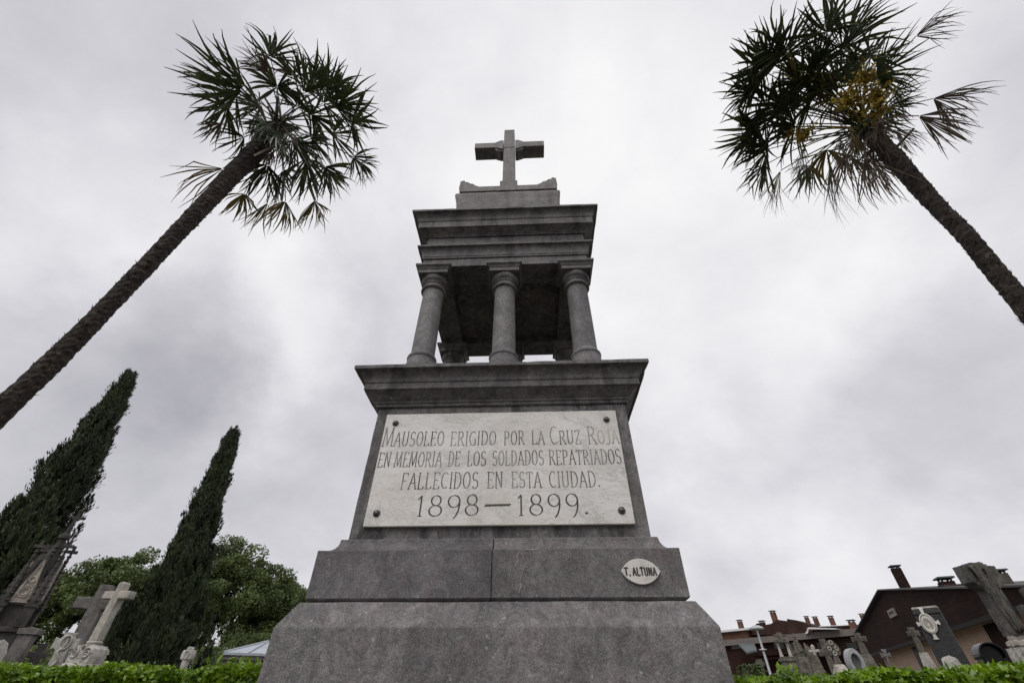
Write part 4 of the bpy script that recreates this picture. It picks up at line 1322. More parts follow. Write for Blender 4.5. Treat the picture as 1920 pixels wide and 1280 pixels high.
    for a, b in ((l2[0], hi[0]), (l2[1], hi[1])):
        g.tube([xf(Mx, np.array([a]))[0]+UP*.01, xf(Mx, np.array([b]))[0]+UP*.01], .018, 5)
    g.build('standing_seams', zinc, rf)


def pinnacle(g, x, y, z0, z1, w, crockets=6, sides=4):
    H = z1-z0
    g.box(x-w, x+w, y-w, y+w, z0, z0+H*.22)
    g.box(x-w*1.25, x+w*1.25, y-w*1.25, y+w*1.25, z0+H*.221, z0+H*.255)
    zb, zt_ = z0+H*.256, z0+H*.82
    n = 8
    lp = [[(x+w*1.05*(1-q)*math.cos(2*PI*i/n+PI/8)+.018*math.cos(2*PI*i/n), y+w*1.05*(1-q)*math.sin(2*PI*i/n+PI/8)+.018*math.sin(2*PI*i/n), zb+(zt_-zb)*q) for i in range(n)] for q in (0, .5, 1)]
    g.loops(lp)
    for k in range(crockets):
        q = (k+.5)/crockets; rr = w*1.05*(1-q)+.02; zz = zb+(zt_-zb)*q; e = w*(.42-.18*q)
        for s in range(4):
            a = PI/2*s+PI/4
            g.lathe([(.001, -e), (e*.8, -e*.5), (e, 0), (e*.6, e*.7), (.001, e)], n=6, M=T(x+rr*math.cos(a), y+rr*math.sin(a), zz))
    e = w*.5
    g.lathe([(.02, zt_-.02), (e, zt_+.0), (e, zt_+.03), (.02, zt_+.05), (.018, z1)], (x, y), 8)
    return zt_


def fleury(g, x, y, zc, s):
    """small cross with lobed ends"""
    g.box(x-s*.16, x+s*.16, y-s*.16, y+s*.16, zc-s, zc+s*.9)
    for q in (-1, 1):
        a, b = sorted((x+q*s*.165, x+q*s*.8)); g.box(a, b, y-s*.15, y+s*.15, zc-s*.16, zc+s*.16)
        g.lathe([(.001, -.25*s), (.24*s, -.1*s), (.24*s, .1*s), (.001, .25*s)], n=8, M=T(x+q*s*.85, y, zc))
        g.lathe([(.001, -.22*s), (.2*s, 0), (.001, .22*s)], n=8, M=T(x+q*s*.3, y, zc-s*.28))
    g.lathe([(.001, -.25*s), (.26*s, -.1*s), (.26*s, .1*s), (.001, .25*s)], n=8, M=T(x, y, zc+s*.95))


def gothic():
    r = 11.6; P = spot(120, 1008, r)
    t = thing('gothic_monument', 'blackened gothic grave monument with crocketed spires behind the left cypress', 'grave monument', P, face_cam(P, R(-16)))
    ztop = zt(158, 958, r); zk = zt(120, 1006, r); zg0 = zt(52, 1140, r); zg1 = zt(99, 1048, r)
    zb = zg0-.35
    g = G()
    g.box(-.27, .27, -.26, .26, 0, .5); g.box(-.19, .19, -.19, .19, .502, zb, .96); g.box(-.235, .235, -.23, .23, zb+.001, zb+.07)
    g.build('pedestal', M['g_goth'], t, bevel=.012)
    # central tower with gables
    g = G()
    g.box(-.145, .145, -.145, .145, zb+.071, zg0+.05)
    w = .16
    for q in range(4):
        g.prism([(-w, zg0+.02), (w, zg0+.02), (w*.86, zg0+.30), (0, zg1+.06), (-w*.86, zg0+.30)], -w-.02, -w+.05, M=T(rz=q*PI/2))
    g.build('tower', M['g_goth'], t, bevel=.006)
    g = G()
    w2 = .125
    for q in range(4):
        M_ = T(rz=q*PI/2)
        y = -w-.036
        g.prism([(-w2, zg0+.05), (w2, zg0+.05), (w2*.8, zg0+.28), (0, zg1-.06), (-w2*.8, zg0+.28)], y, -w-.019, M=M_)
        h = zg1-zg0
        for (cz, rr) in ((zg0+h*.28, .08), (zg0+h*.28, .052), (zg0+h*.52, .042)):
            g.tube(xf(M_, np.array([(rr*math.cos(a), y-.004, cz+rr*math.sin(a)) for a in np.linspace(0, 2*PI, 20)])), .012, 5)
        for s in (-1, 1):
            g.tube(xf(M_, np.array([(s*.10*(1-k/9), y-.004, zg0+.08+h*.82*(k/9)**.85) for k in range(10)])), .014, 5)
    g.build('gable_tracery', M['g_panel'], t)
    g = G()
    lp = []
    zs0 = zg0+(zg1-zg0)*.45
    for z, rr in ((zs0, .13), (zg1, .10), (zk-.10, .055), (zk-.05, .05), (zk-.03, .085), (zk+.02, .09), (zk+.05, .05), (zk+.09, .04), (zk+.30*(ztop-zk), .034), (ztop-.20, .025)):
        lp.append([(rr*math.cos(2*PI*i/8+PI/8), rr*math.sin(2*PI*i/8+PI/8), z) for i in range(8)])
    g.loops(lp)
    for k in range(6):
        q = k/6; z = zg1-.15+(zk-.12-zg1+.15)*q; rr = .115-.06*q
        for s in range(4):
            a = PI/2*s; g.lathe([(.001, -.04), (.035, -.01), (.03, .02), (.001, .04)], n=6, M=T(rr*math.cos(a), rr*math.sin(a), z))
    sp = g.build('spire', M['g_goth'], t)
    g = G(); fleury(g, 0, 0, ztop-.13, .125); g.build('finial_cross', M['g_goth'], sp)
    # corner pinnacles
    zp = zt(149, 1020, r)
    for x, y, top in ((.185, -.18, zp), (-.185, -.18, zp-.05), (.185, .18, zp-.02), (-.185, .18, zp-.04)):
        g = G(); zz = pinnacle(g, x, y, zb+.071, top-.06, .06, 7)
        g.lathe([(.001, top-.21), (.035, top-.19), (.035, top-.17), (.001, top-.15)], (x, y), 8)
        s = .05
        g.box(x-s*1.5, x+s*1.5, y-.03, y+.03, top-.12, top-.075); g.box(x-.02, x+.02, y-.02, y+.02, top-.075, top)
        g.build('corner_pinnacle', M['g_goth'], t)


left_graves()
gothic()


def right_graves():
    X = lambda x, y: (1360+x/6.857, 1130+y/6.857)
    Y = lambda x, y: (1600+x/5.12, 1030+y/5.12)
    # arched canopy monument
    r = 18; p = X(790, 700); P = spot(*p, r)
    t = thing('grave_monument', 'brown grey stone grave with two posts under a cross, right of the lamp post', 'grave monument', P, face_cam(P, R(10)))
    z0 = zt(*X(790, 690), r); z1 = zt(*X(740, 510), r); z2 = zt(*X(690, 390), r)
    g = G(); g.box(-.19, .19, -.17, .17, 0, z0-.12, .95); g.box(-.22, .22, -.19, .19, z0-.119, z0-.04); g.box(-.18, .18, -.15, .15, z0-.039, z0); g.build('pedestal', M['g_moss'], t, bevel=.012)
    for s in (-1, 1):
        g = G(); g.lathe([(.055, z0+.001), (.055, z0+.04), (.042, z0+.07), (.036, z1-.06), (.052, z1-.03), (.055, z1)], (s*.125, 0), 12); g.build('post', M['g_pale'], t, smooth=True)
    g = G(); g.prism([(-.19, z1+.001), (.19, z1+.001), (.18, z1+.07), (.0, z1+.13), (-.18, z1+.07)], -.12, .12); g.build('lintel', M['g_moss'], t, bevel=.008)
    g = G(); s = (z2-z1-.13); zc = z1+.12
    g.prism([(-.06, zc), (.06, zc), (.06, zc+s*.45), (.17, zc+s*.40), (.17, zc+s*.85), (.06, zc+s*.8), (.07, z2+.02), (-.07, z2+.02), (-.06, zc+s*.8), (-.17, zc+s*.85), (-.17, zc+s*.40), (-.06, zc+s*.45)], -.06, .06)
    g.build('cross', M['g_moss'], t, bevel=.01)

    # knobbly gothic pinnacle
    r = 20; p = X(960, 640); P = spot(*p, r)
    t = thing('gothic_monument', 'dark knobbly gothic pinnacle between the two-post grave and a small white cross', 'grave monument', P, face_cam(P, R(25)))
    z0 = zt(*X(990, 700), r); z2 = zt(*X(905, 385), r)
    g = G(); g.box(-.30, .30, -.28, .28, 0, z0-.3, .95); g.box(-.26, .26, -.24, .24, z0-.299, z0); g.build('pedestal', M['g_moss'], t, bevel=.012)
    for x, y, dz in ((0, 0, 0), (.17, -.16, -.28), (-.17, -.16, -.26), (.17, .16, -.3), (-.17, .16, -.3)):
        g = G(); pinnacle(g, x, y, z0+.001, z2+dz, (.10 if not x else .06), 5); g.build('spire', M['g_moss'], t)

    # small cross with pale tips
    r = 14; p = X(1180, 720); P = spot(*p, r)
    t = thing('grave_cross', 'small pale-tipped cross on a tapering pillar, right of the gothic pinnacle', 'grave cross', P, face_cam(P, R(-25)))
    zp = zt(*X(1215, 850), r); zs = zt(*X(1135, 670), r); za, zb = zt(*X(1115, 630), r), zt(*X(1112, 605), r); z2 = zt(*X(1088, 555), r)
    g = G(); g.lathe([(.10, 0), (.10, zp-.05), (.085, zp-.03), (.07, zp), (.06, zp+.06), (.035, zs)], n=8); g.build('pillar', M['g_moss'], t, smooth=False)
    g = G(); g.prism(cross_outline(.026, z2, za, zb, .085, .012, zs+.001), -.03, .03); g.build('cross', M['g_pale'], t, bevel=.006)
    g = G(); 
    for x, z in ((0, z2), (-.085, (za+zb)/2), (.085, (za+zb)/2)): g.lathe([(.001, -.036), (.030, -.016), (.035, 0), (.03, .016), (.001, .036)], n=10, M=T(x, 0, z))
    g.build('tips', M['g_white'], t, smooth=True)

    # cross with a round head on a rough base
    r = 14; p = X(1430, 720); P = spot(*p, r)
    t = thing('grave_cross', 'mossy cross with a broad rounded head on a rough base, left of the horseshoe stone', 'grave cross', P, face_cam(P, R(12)))
    zp = zt(*X(1460, 785), r); za, zb = zt(*X(1400, 630), r), zt(*X(1385, 540), r); z2 = zt(*X(1345, 478), r)
    zc = (za+zb)/2
    g = G(); w = .085
    pts = [(-.065, zp), (.065, zp), (.045, za-.04)]
    pts += [(.135*math.cos(a), zc-.02+.15*math.sin(a)) for a in np.linspace(-.9, .55, 9)]
    pts += [(.06, zb+.05), (.07, z2-.03), (.035, z2), (-.035, z2), (-.07, z2-.03), (-.06, zb+.05)]
    pts += [(.135*math.cos(a), zc-.02+.15*math.sin(a)) for a in np.linspace(PI-.55, PI+.9, 9)]+[(-.045, za-.04)]
    g.prism(pts, -.055, .055)
    g.build('cross', M['g_moss'], t, bevel=.012)
    g = G()
    for x, z in ((-.07, zc), (.07, zc), (0, zc+.11), (0, zc-.09)): g.tube([(x+.03*math.cos(a), -.062, z+.035*math.sin(a)) for a in np.linspace(0, 2*PI, 14)], .012, 5)
    g.build('ring_ornaments', M['g_pale'], t)
    g = G(); g.box(-.17, .17, -.15, .15, 0, zp-.20); g.box(-.16, .16, -.14, .14, zp-.199, zp-.001, .55)
    o = g.build('rough_base', M['g_pale'], t); local_rough(o, .07, .02, 7, 3)

    # weathered obelisk-like stone and a plain cross deeper in the crowd
    r = 17; P = spot(1524, 1240, r)
    t = thing('gravestone', 'narrow dark pointed gravestone, deep in the crowd between two crosses', 'gravestone', P, face_cam(P, R(20)))
    z2 = zt(1506, 1208, r)
    g = G(); g.box(-.13, .13, -.13, .13, 0, .7, .95); g.box(-.09, .09, -.09, .09, .701, z2-.12, .7); g.box(-.062, .062, -.062, .062, z2-.119, z2, .05); g.build('shaft', M['g_moss'], t, bevel=.008)
    r = 16; P = spot(1557, 1240, r)
    t = thing('grave_cross', 'plain grey brown cross half hidden behind the cross with the rounded head', 'grave cross', P, face_cam(P, R(-20)))
    z2 = zt(1541, 1197, r)
    g = G(); g.prism(cross_outline(.06, z2, z2-.36, z2-.22, .19, .01, .6), -.05, .05); g.build('cross', M['g_moss'], t, bevel=.01)
    g = G(); g.box(-.2, .2, -.17, .17, 0, .599, .85); g.build('pedestal', M['g_moss'], t, bevel=.01)

    # white horseshoe arch stone
    r = 11; p = X(1660, 750); P = spot(*p, r)
    t = thing('gravestone', 'light grey granite horseshoe arch gravestone with a dark recessed panel', 'gravestone', P, face_cam(P, R(28)))
    z2 = zt(*X(1625, 580), r); zc = z2-.194
    def horse(Ro, zc, z0, n=18):
        a0 = -.75
        pts = [(Ro*.98, z0)]+[(Ro*math.cos(a), zc+Ro*1.55*math.sin(a)) for a in np.linspace(a0, PI-a0, n)]+[(-Ro*.98, z0)]
        return pts
    out = horse(.125, zc, .6); inn = horse(.076, zc, .6)
    g = G()
    k = len(out)
    v = [(x, -.075, z) for x, z in out]+[(x, -.075, z) for x, z in inn]+[(x, .075, z) for x, z in out]+[(x, .075, z) for x, z in inn]
    f = []
    for i in range(k-1):
        f += [(i, i+1, k+i+1, k+i), (2*k+i+1, 2*k+i, 3*k+i, 3*k+i+1), (i+1, i, 2*k+i, 2*k+i+1), (k+i, k+i+1, 3*k+i+1, 3*k+i)]
    f += [(0, k, 3*k, 2*k), (k-1, 2*k-1, 4*k-1, 3*k-1)]
    g.add(v, f)
    g.build('arch', M['granite_light'], t, bevel=.008)
    g = G(); g.prism([(x*1.02, z) for x, z in inn], .0, .05); g.build('panel', M['granite_mid'], t)
    g = G(); g.box(-.2, .2, -.14, .14, 0, .6); g.build('plinth', M['granite_light'], t, bevel=.01)

    # thin mossy cross behind the horseshoe
    r = 12.5; p = X(1760, 560); P = spot(*p, r)
    t = thing('grave_cross', 'thin mossy stone cross on a flaring foot, just behind the horseshoe gravestone', 'grave cross', P, face_cam(P, R(-18)))
    zp = zt(*X(1790, 650), r); za, zb = zt(*X(1705, 490), r), zt(*X(1690, 440), r); z2 = zt(*X(1665, 385), r)
    g = G(); g.prism(cross_outline(.04, z2, za, zb, .125, .015, zp, .015), -.05, .05); g.build('cross', M['g_moss'], t, bevel=.008)
    g = G(); g.box(-.2, .2, -.17, .17, 0, zp-.45); g.box(-.17, .17, -.14, .14, zp-.449, zp-.001, .4); g.build('foot', M['g_moss'], t, bevel=.012)

    # small stone far left, by the lamp post
    r = 15; p = X(455, 820); P = spot(*p, r)
    t = thing('grave_cross', 'small worn dark cross by the foot of the lamp post', 'grave cross', P, face_cam(P, R(30)))
    z2 = zt(*X(430, 725), r); za, zb = zt(*X(445, 800), r), zt(*X(440, 765), r)
    g = G(); g.prism(cross_outline(.045, z2, za, zb, .10, .02, .5), -.06, .06); g.build('cross', M['g_moss'], t, bevel=.01)
    g = G(); g.box(-.22, .22, -.2, .2, 0, .5, .85); g.build('pedestal', M['g_moss'], t, bevel=.01)

    # small flared cross on a thin stem
    r = 12; p = Y(325, 1040); P = spot(*p, r)
    t = thing('grave_cross', 'small grey cross with flared arms on a thin stem before the pinkish house wall', 'grave cross', P, face_cam(P, R(10)))
    z2 = zt(*Y(268, 955), r); zc = zt(*Y(305, 1010), r)
    g = G()
    w0, w1, L = .018, .042, .08
    pts = [(-w0*1.4, .4), (w0*1.4, .4), (w0, zc-w0), (L, zc-w1), (L, zc+w1), (w0, zc+w0), (w1, z2), (-w1, z2), (-w0, zc+w0), (-L, zc+w1), (-L, zc-w1), (-w0, zc-w0)]
    g.prism(pts, -.03, .03); g.build('cross', M['g_dark'], t, bevel=.006)
    g = G(); g.box(-.2, .2, -.16, .16, 0, .4, .85); g.build('pedestal', M['g_dark'], t, bevel=.01)

    # worn cross on a draped plinth
    r = 12; p = Y(640, 930); P = spot(*p, r)
    t = thing('grave_cross', 'worn cross rising from a pale draped plinth, left of the black stele', 'grave cross', P, face_cam(P, R(-12)))
    z2 = zt(*Y(550, 745), r); za, zb = zt(*Y(590, 825), r), zt(*Y(580, 785), r); zp = zt(*Y(690, 985), r)
    g = G(); g.prism(cross_outline(.036, z2, za, zb, .09, .015, zp-.02), -.05, .05); g.build('cross', M['g_moss'], t, bevel=.01)
    g = G(); n = 36; lp = []
    for q in np.linspace(0, 1, 9):
        lp.append([((.06+.085*q**.7)*(1+.10*math.sin(9*a+2*q)+.05*math.sin(4*a))*math.cos(a), (.055+.07*q**.7)*(1+.10*math.sin(9*a+2*q))*math.sin(a), zp*(1-q)+.3*q) for a in np.linspace(0, 2*PI, n+1)[:-1]])
    g.loops(lp[::-1]); g.build('draped_plinth', M['g_pale'], t, smooth=True)
    g = G(); g.box(-.2, .2, -.18, .18, 0, .3); g.build('base', M['g_moss'], t, bevel=.01)

    # black stele with a white oval cross medallion
    r = 8.6; p = Y(830, 830); P = spot(*p, r)
    rot = face_cam(P, R(-6))
    t = thing('gravestone', 'tall black stele carrying a white oval medallion on a cross', 'gravestone', P, rot)
    z2 = zt(*Y(750, 548), r); cen = at(*Y(730, 712), r)
    g = G(); g.box(-.15, .15, -.07, .07, .45, z2-.08, .94); g.box(-.146, .146, -.078, .078, z2-.079, z2-.02, .92)
    g.build('slab', M['slate_black'], t, bevel=.008)
    g = G(); g.box(-.138, .138, -.074, .074, z2-.019, z2+.004, .95); g.build('top_edge', M['g_white'], t, bevel=.004)
    g = G(); g.box(-.32, .32, -.2, .2, 0, .45); g.build('plinth', M['slate_black'], t, bevel=.01)
    zc = float(cen[2])
    xo = float(np.dot(cen-P, np.array([math.cos(rot), math.sin(rot), 0])))
    g = G(); a_, b_ = .080, .112
    y = -.074
    g.prism([(xo+a_*math.cos(q), zc+b_*math.sin(q)) for q in np.linspace(0, 2*PI, 29)[:-1]], y-.02, -.066)
    for q in range(4):
        R0, R1 = (b_, b_+.058) if q % 2 else (a_, a_+.035)
        c, s = [(1, 0), (0, 1), (-1, 0), (0, -1)][q]
        pts = [(R0*.96, -.015), (R1-.012, -.02), (R1, -.032), (R1+.006, 0), (R1, .032), (R1-.012, .02), (R0*.96, .015)]
        g.prism([(xo+u_*c-v_*s, zc+u_*s+v_*c) for u_, v_ in pts], y-.013, -.066)
    md = g.build('medallion', plain('medallion_white', (.66, .64, .59), .7), t, bevel=.004)
    g = G()
    g.tube([(xo+(a_-.014)*math.cos(q), y-.022, zc+(b_-.014)*math.sin(q)) for q in np.linspace(0, 2*PI, 30)], .006, 5)
    for k in range(9):    # low relief tendrils
        a0 = rng.uniform(0, 6.28); rr = rng.uniform(.015, .05)
        g.tube([(xo+rr*math.cos(a0+j*.5)*(1-j*.07)+.0, y-.02, zc+1.2*rr*math.sin(a0+j*.5)) for j in range(6)], .007, 5)
    g.build('relief', M['g_pale'], md)

    # rough white stone
    r = 7.4; p = Y(950, 1110); P = spot(*p, r)
    t = thing('gravestone', 'rough lumpy white stone poking over the hedge below the black stele', 'gravestone', P, face_cam(P))
    z2 = zt(*Y(915, 1018), r)
    g = G(); g.lathe([(.085, .9), (.088, 1.1), (.082, z2-.10), (.066, z2-.035), (.035, z2-.006), (.002, z2)], n=24, sx=1.0, sy=.7)
    o = g.build('carved_stone', M['g_white'], t, smooth=True, ang=180); local_rough(o, .02, .016, 18, 5)
    g = G(); g.box(-.22, .22, -.18, .18, 0, .899); g.build('plinth', M['g_white'], t, bevel=.01)

    # black polished stone with an arched hood
    r = 8.6; p = Y(1310, 1000); P = spot(*p, r)
    t = thing('gravestone', 'polished black gravestone with a rounded hood, left of the shrouded cross base', 'gravestone', P, face_cam(P, R(20)))
    z2 = zt(*Y(1255, 885), r); zc = z2-.13
    pts = [(.105, .9)]+[(.105*math.cos(a), zc+.10*math.sin(a)) for a in np.linspace(0, PI, 17)]+[(-.105, .9)]
    g = G(); g.prism(pts, -.04, .17); g.build('stone', M['granite_black'], t, bevel=.012)
    po = [(.128*math.cos(a), zc+.125*math.sin(a)) for a in np.linspace(-.3, PI+.3, 19)]; pi_ = [(.108*math.cos(a), zc+.103*math.sin(a)) for a in np.linspace(PI+.3, -.3, 19)]
    g = G(); g.prism(po+pi_, -.10, .15); g.build('hood', M['granite_black'], t, bevel=.006)
    g = G(); g.box(-.17, .17, -.13, .2, 0, .9); g.build('plinth', M['granite_black'], t, bevel=.01)

    # big shrouded cross
    r = 10.5; p = Y(1450, 640); P = spot(*p, r)
    rot = face_cam(P, R(48))
    t = thing('grave_cross', 'large grey stone cross draped with a carved shroud near the right edge', 'grave cross', P, rot)
    z2 = zt(*Y(1180, 128), r); za = zt(*Y(1250, 400), r); zb = zt(*Y(1170, 170), r); zc0 = zt(*Y(1530, 880), r); zw0 = zt(*Y(1540, 1000), r)
    w = .095
    g = G()
    g.prism([(-w*1.12, zc0+.06), (w*1.12, zc0+.06), (w, za), (.27, za+.10), (.27, za+.34), (w, za+.34), (w, z2), (-w, z2), (-w, za+.34), (-.27, za+.34), (-.27, za+.10), (-w, za)], -.10, .10)
    o = g.build('cross', M['g_shroud'], t); local_rough(o, .07, .008, 6, 2); bev(o, .01)
    # shroud hanging over the arms, falling in folds in front of the shaft
    g = G()
    nu, nv = 17, 22
    v = []
    for side in (0, 1):
        for j in range(nv):
            q = j/(nv-1)
            z = za+.37-(za+.37-zc0-.10)*q
            wd = .095*(1-q)**1.5+.06
            cx = -.07+.03*q
            for i in range(nu):
                u_ = i/(nu-1)*2-1
                fold = .020*math.sin(i*1.55+q*2.2)+.010*math.sin(i*3.1+1+q*5)
                v.append((cx+u_*wd+.02*math.sin(q*7+i), -.145-.035*(1-abs(u_))-fold+(.035 if side else 0), z-.05*abs(u_)*(1-q)))
    f = []
    for j in range(nv-1):
        for i in range(nu-1):
            a = j*nu+i; b = a+nu*nv
            f += [(a, a+1, a+1+nu, a+nu), (b+1, b, b+nu, b+nu+1)]
    for j in range(nv-1):
        for i in (0, nu-1):
            a = j*nu+i; b = a+nu*nv; f.append((a, a+nu, b+nu, b))
    for i in range(nu-1):
        for j in (0, nv-1):
            a = j*nu+i; b = a+nu*nv; f.append((a, b, b+1, a+1))
    g.add(v, f); g.build('shroud', M['g_shroud'], t, smooth=True, ang=180)
    g = G(); g.lathe([(.10, zc0-.08), (.15, zc0-.06), (.14, zc0-.02), (.115, zc0), (.118, zc0+.06)], n=16)
    for k in range(9):
        a = 2*PI*k/9; g.lathe([(.001, -.05), (.038, -.02), (.034, .025), (.001, .04)], n=8, M=T(.13*math.cos(a), .13*math.sin(a), zc0-.03))
    g.build('carved_capital', M['g_pale'], t)
    g = G(); g.box(-.19, .19, -.17, .17, .5, zc0-.081, .8); o = g.build('pedestal', M['g_white'], t); local_rough(o, .06, .012, 8, 4)
    g = G(); g.box(-.26, .26, -.24, .24, 0, .5); g.build('base', M['g_pale'], t, bevel=.01)

    # cross cut by the right edge
    r = 10; p = Y(1790, 520); P = spot(*p, r)
    t = thing('grave_cross', 'grey cross whose arm alone shows at the right edge of the photo', 'grave cross', P, face_cam(P, R(20)))
    z2 = zt(*Y(1640, 372), r)-.10
    za = z2-.36
    g = G(); g.prism(cross_outline(.085, z2+.10, za+.02, za+.24, .24, .02, .8), -.08, .08); o = g.build('cross', M['g_shroud'], t); local_rough(o, .07, .01, 6, 9)
    g = G(); g.box(-.3, .3, -.25, .25, 0, .8, .9); g.build('pedestal', M['g_shroud'], t, bevel=.01)


right_graves()


# ------------------------------------------------------------------ lamp post
def lamp_post():
    r = 28; P = spot(1430, 1215, r)
    t = thing('lamp_post', 'slim grey lamp post with a mushroom head in front of the brick building', 'lamp post', P)
    z2 = zt(1426, 1173, r); zr = zt(1428, 1217, r)
    grey = plain('lamp_metal', (0.42, 0.43, 0.45), .4, .3, .1)
    g = G(); g.lathe([(.10, 0), (.10, .5), (.065, .55), (.05, z2-.12)], n=12); g.build('pole', grey, t, smooth=True)
    g = G(); s = .33
    g.lathe([(.05, z2-.13), (s, z2-.12), (s*1.02, z2-.09), (s*.8, z2-.02), (s*.45, z2+.03), (.001, z2+.05)], n=24); g.build('lamp_head', grey, t, smooth=True)
    g = G(); g.lathe([(.055, zr-.03), (.17, zr-.015), (.17, zr+.015), (.055, zr+.03)], n=20); g.build('ring', plain('lamp_ring', (.6, .62, .64), .3, .2, .05), t, smooth=True)


lamp_post()


# ------------------------------------------------------------------ houses
def tile_mat(name, a, b_, sc_=1.0):
    m, nt, b = mat(name, 0.9)
    b.inputs['Specular IOR Level'].default_value = 0.12
    v = objvec(nt)
    w = nt.nodes.new('ShaderNodeTexBrick')
    w.inputs['Scale'].default_value = 3.0*sc_
    w.inputs['Mortar Size'].default_value = 0.012
    w.inputs['Row Height'].default_value = 0.22
    w.inputs['Brick Width'].default_value = 0.45
    w.inputs['Color1'].default_value = (*a, 1); w.inputs['Color2'].default_value = (*b_, 1)
    w.inputs['Mortar'].default_value = (*(np.array(a)*.5), 1)
    mp = nt.nodes.new('ShaderNodeMapping'); mp.inputs['Rotation'].default_value = (PI/2, 0, 0)
    nt.links.new(v, mp.inputs[0]); nt.links.new(mp.outputs[0], w.inputs['Vector'])
    c = mixc(nt, .6, w.outputs['Color'], ramp(nt, noise(nt, v, .6, 6, .65), [(.3, .45), (.7, 1.35)]), 'MULTIPLY')
    nt.links.new(c, b.inputs['Base Color'])
    return m


def chimney(parent, px, py0, py1, wpx, r, m, capm, basez=None, ox=(0, 0, 0), openings=True, rz=0.0, zlow=None):
    """chimney whose cap top shows at (px, py0) and whose foot at height of py1; built as a part with its cap below it"""
    P = at(px, py0, r); z1 = float(P[2]); z0 = float(at(px, py1, r)[2]) if zlow is None else zlow
    w = sz(px, py0, wpx, r)/2
    o = np.array(parent.location)
    g = G(); Mx = T(P[0]-o[0], P[1]-o[1], 0, rz=rz)
    g.box(-w, w, -w, w, z0-1.0, z1-w*.75, M=Mx)
    c = g.build('chimney', m, parent)
    g = G()
    for sx in (-1, 1):
        for sy in (-1, 1): g.box(sx*w*.7-w*.14, sx*w*.7+w*.14, sy*w*.7-w*.14, sy*w*.7+w*.14, z1-w*.749, z1-w*.25, M=Mx)
    g.box(-w*1.35, w*1.35, -w*1.35, w*1.35, z1-w*.249, z1, .9, M=Mx)
    g.build('chimney_cap', capm, c)


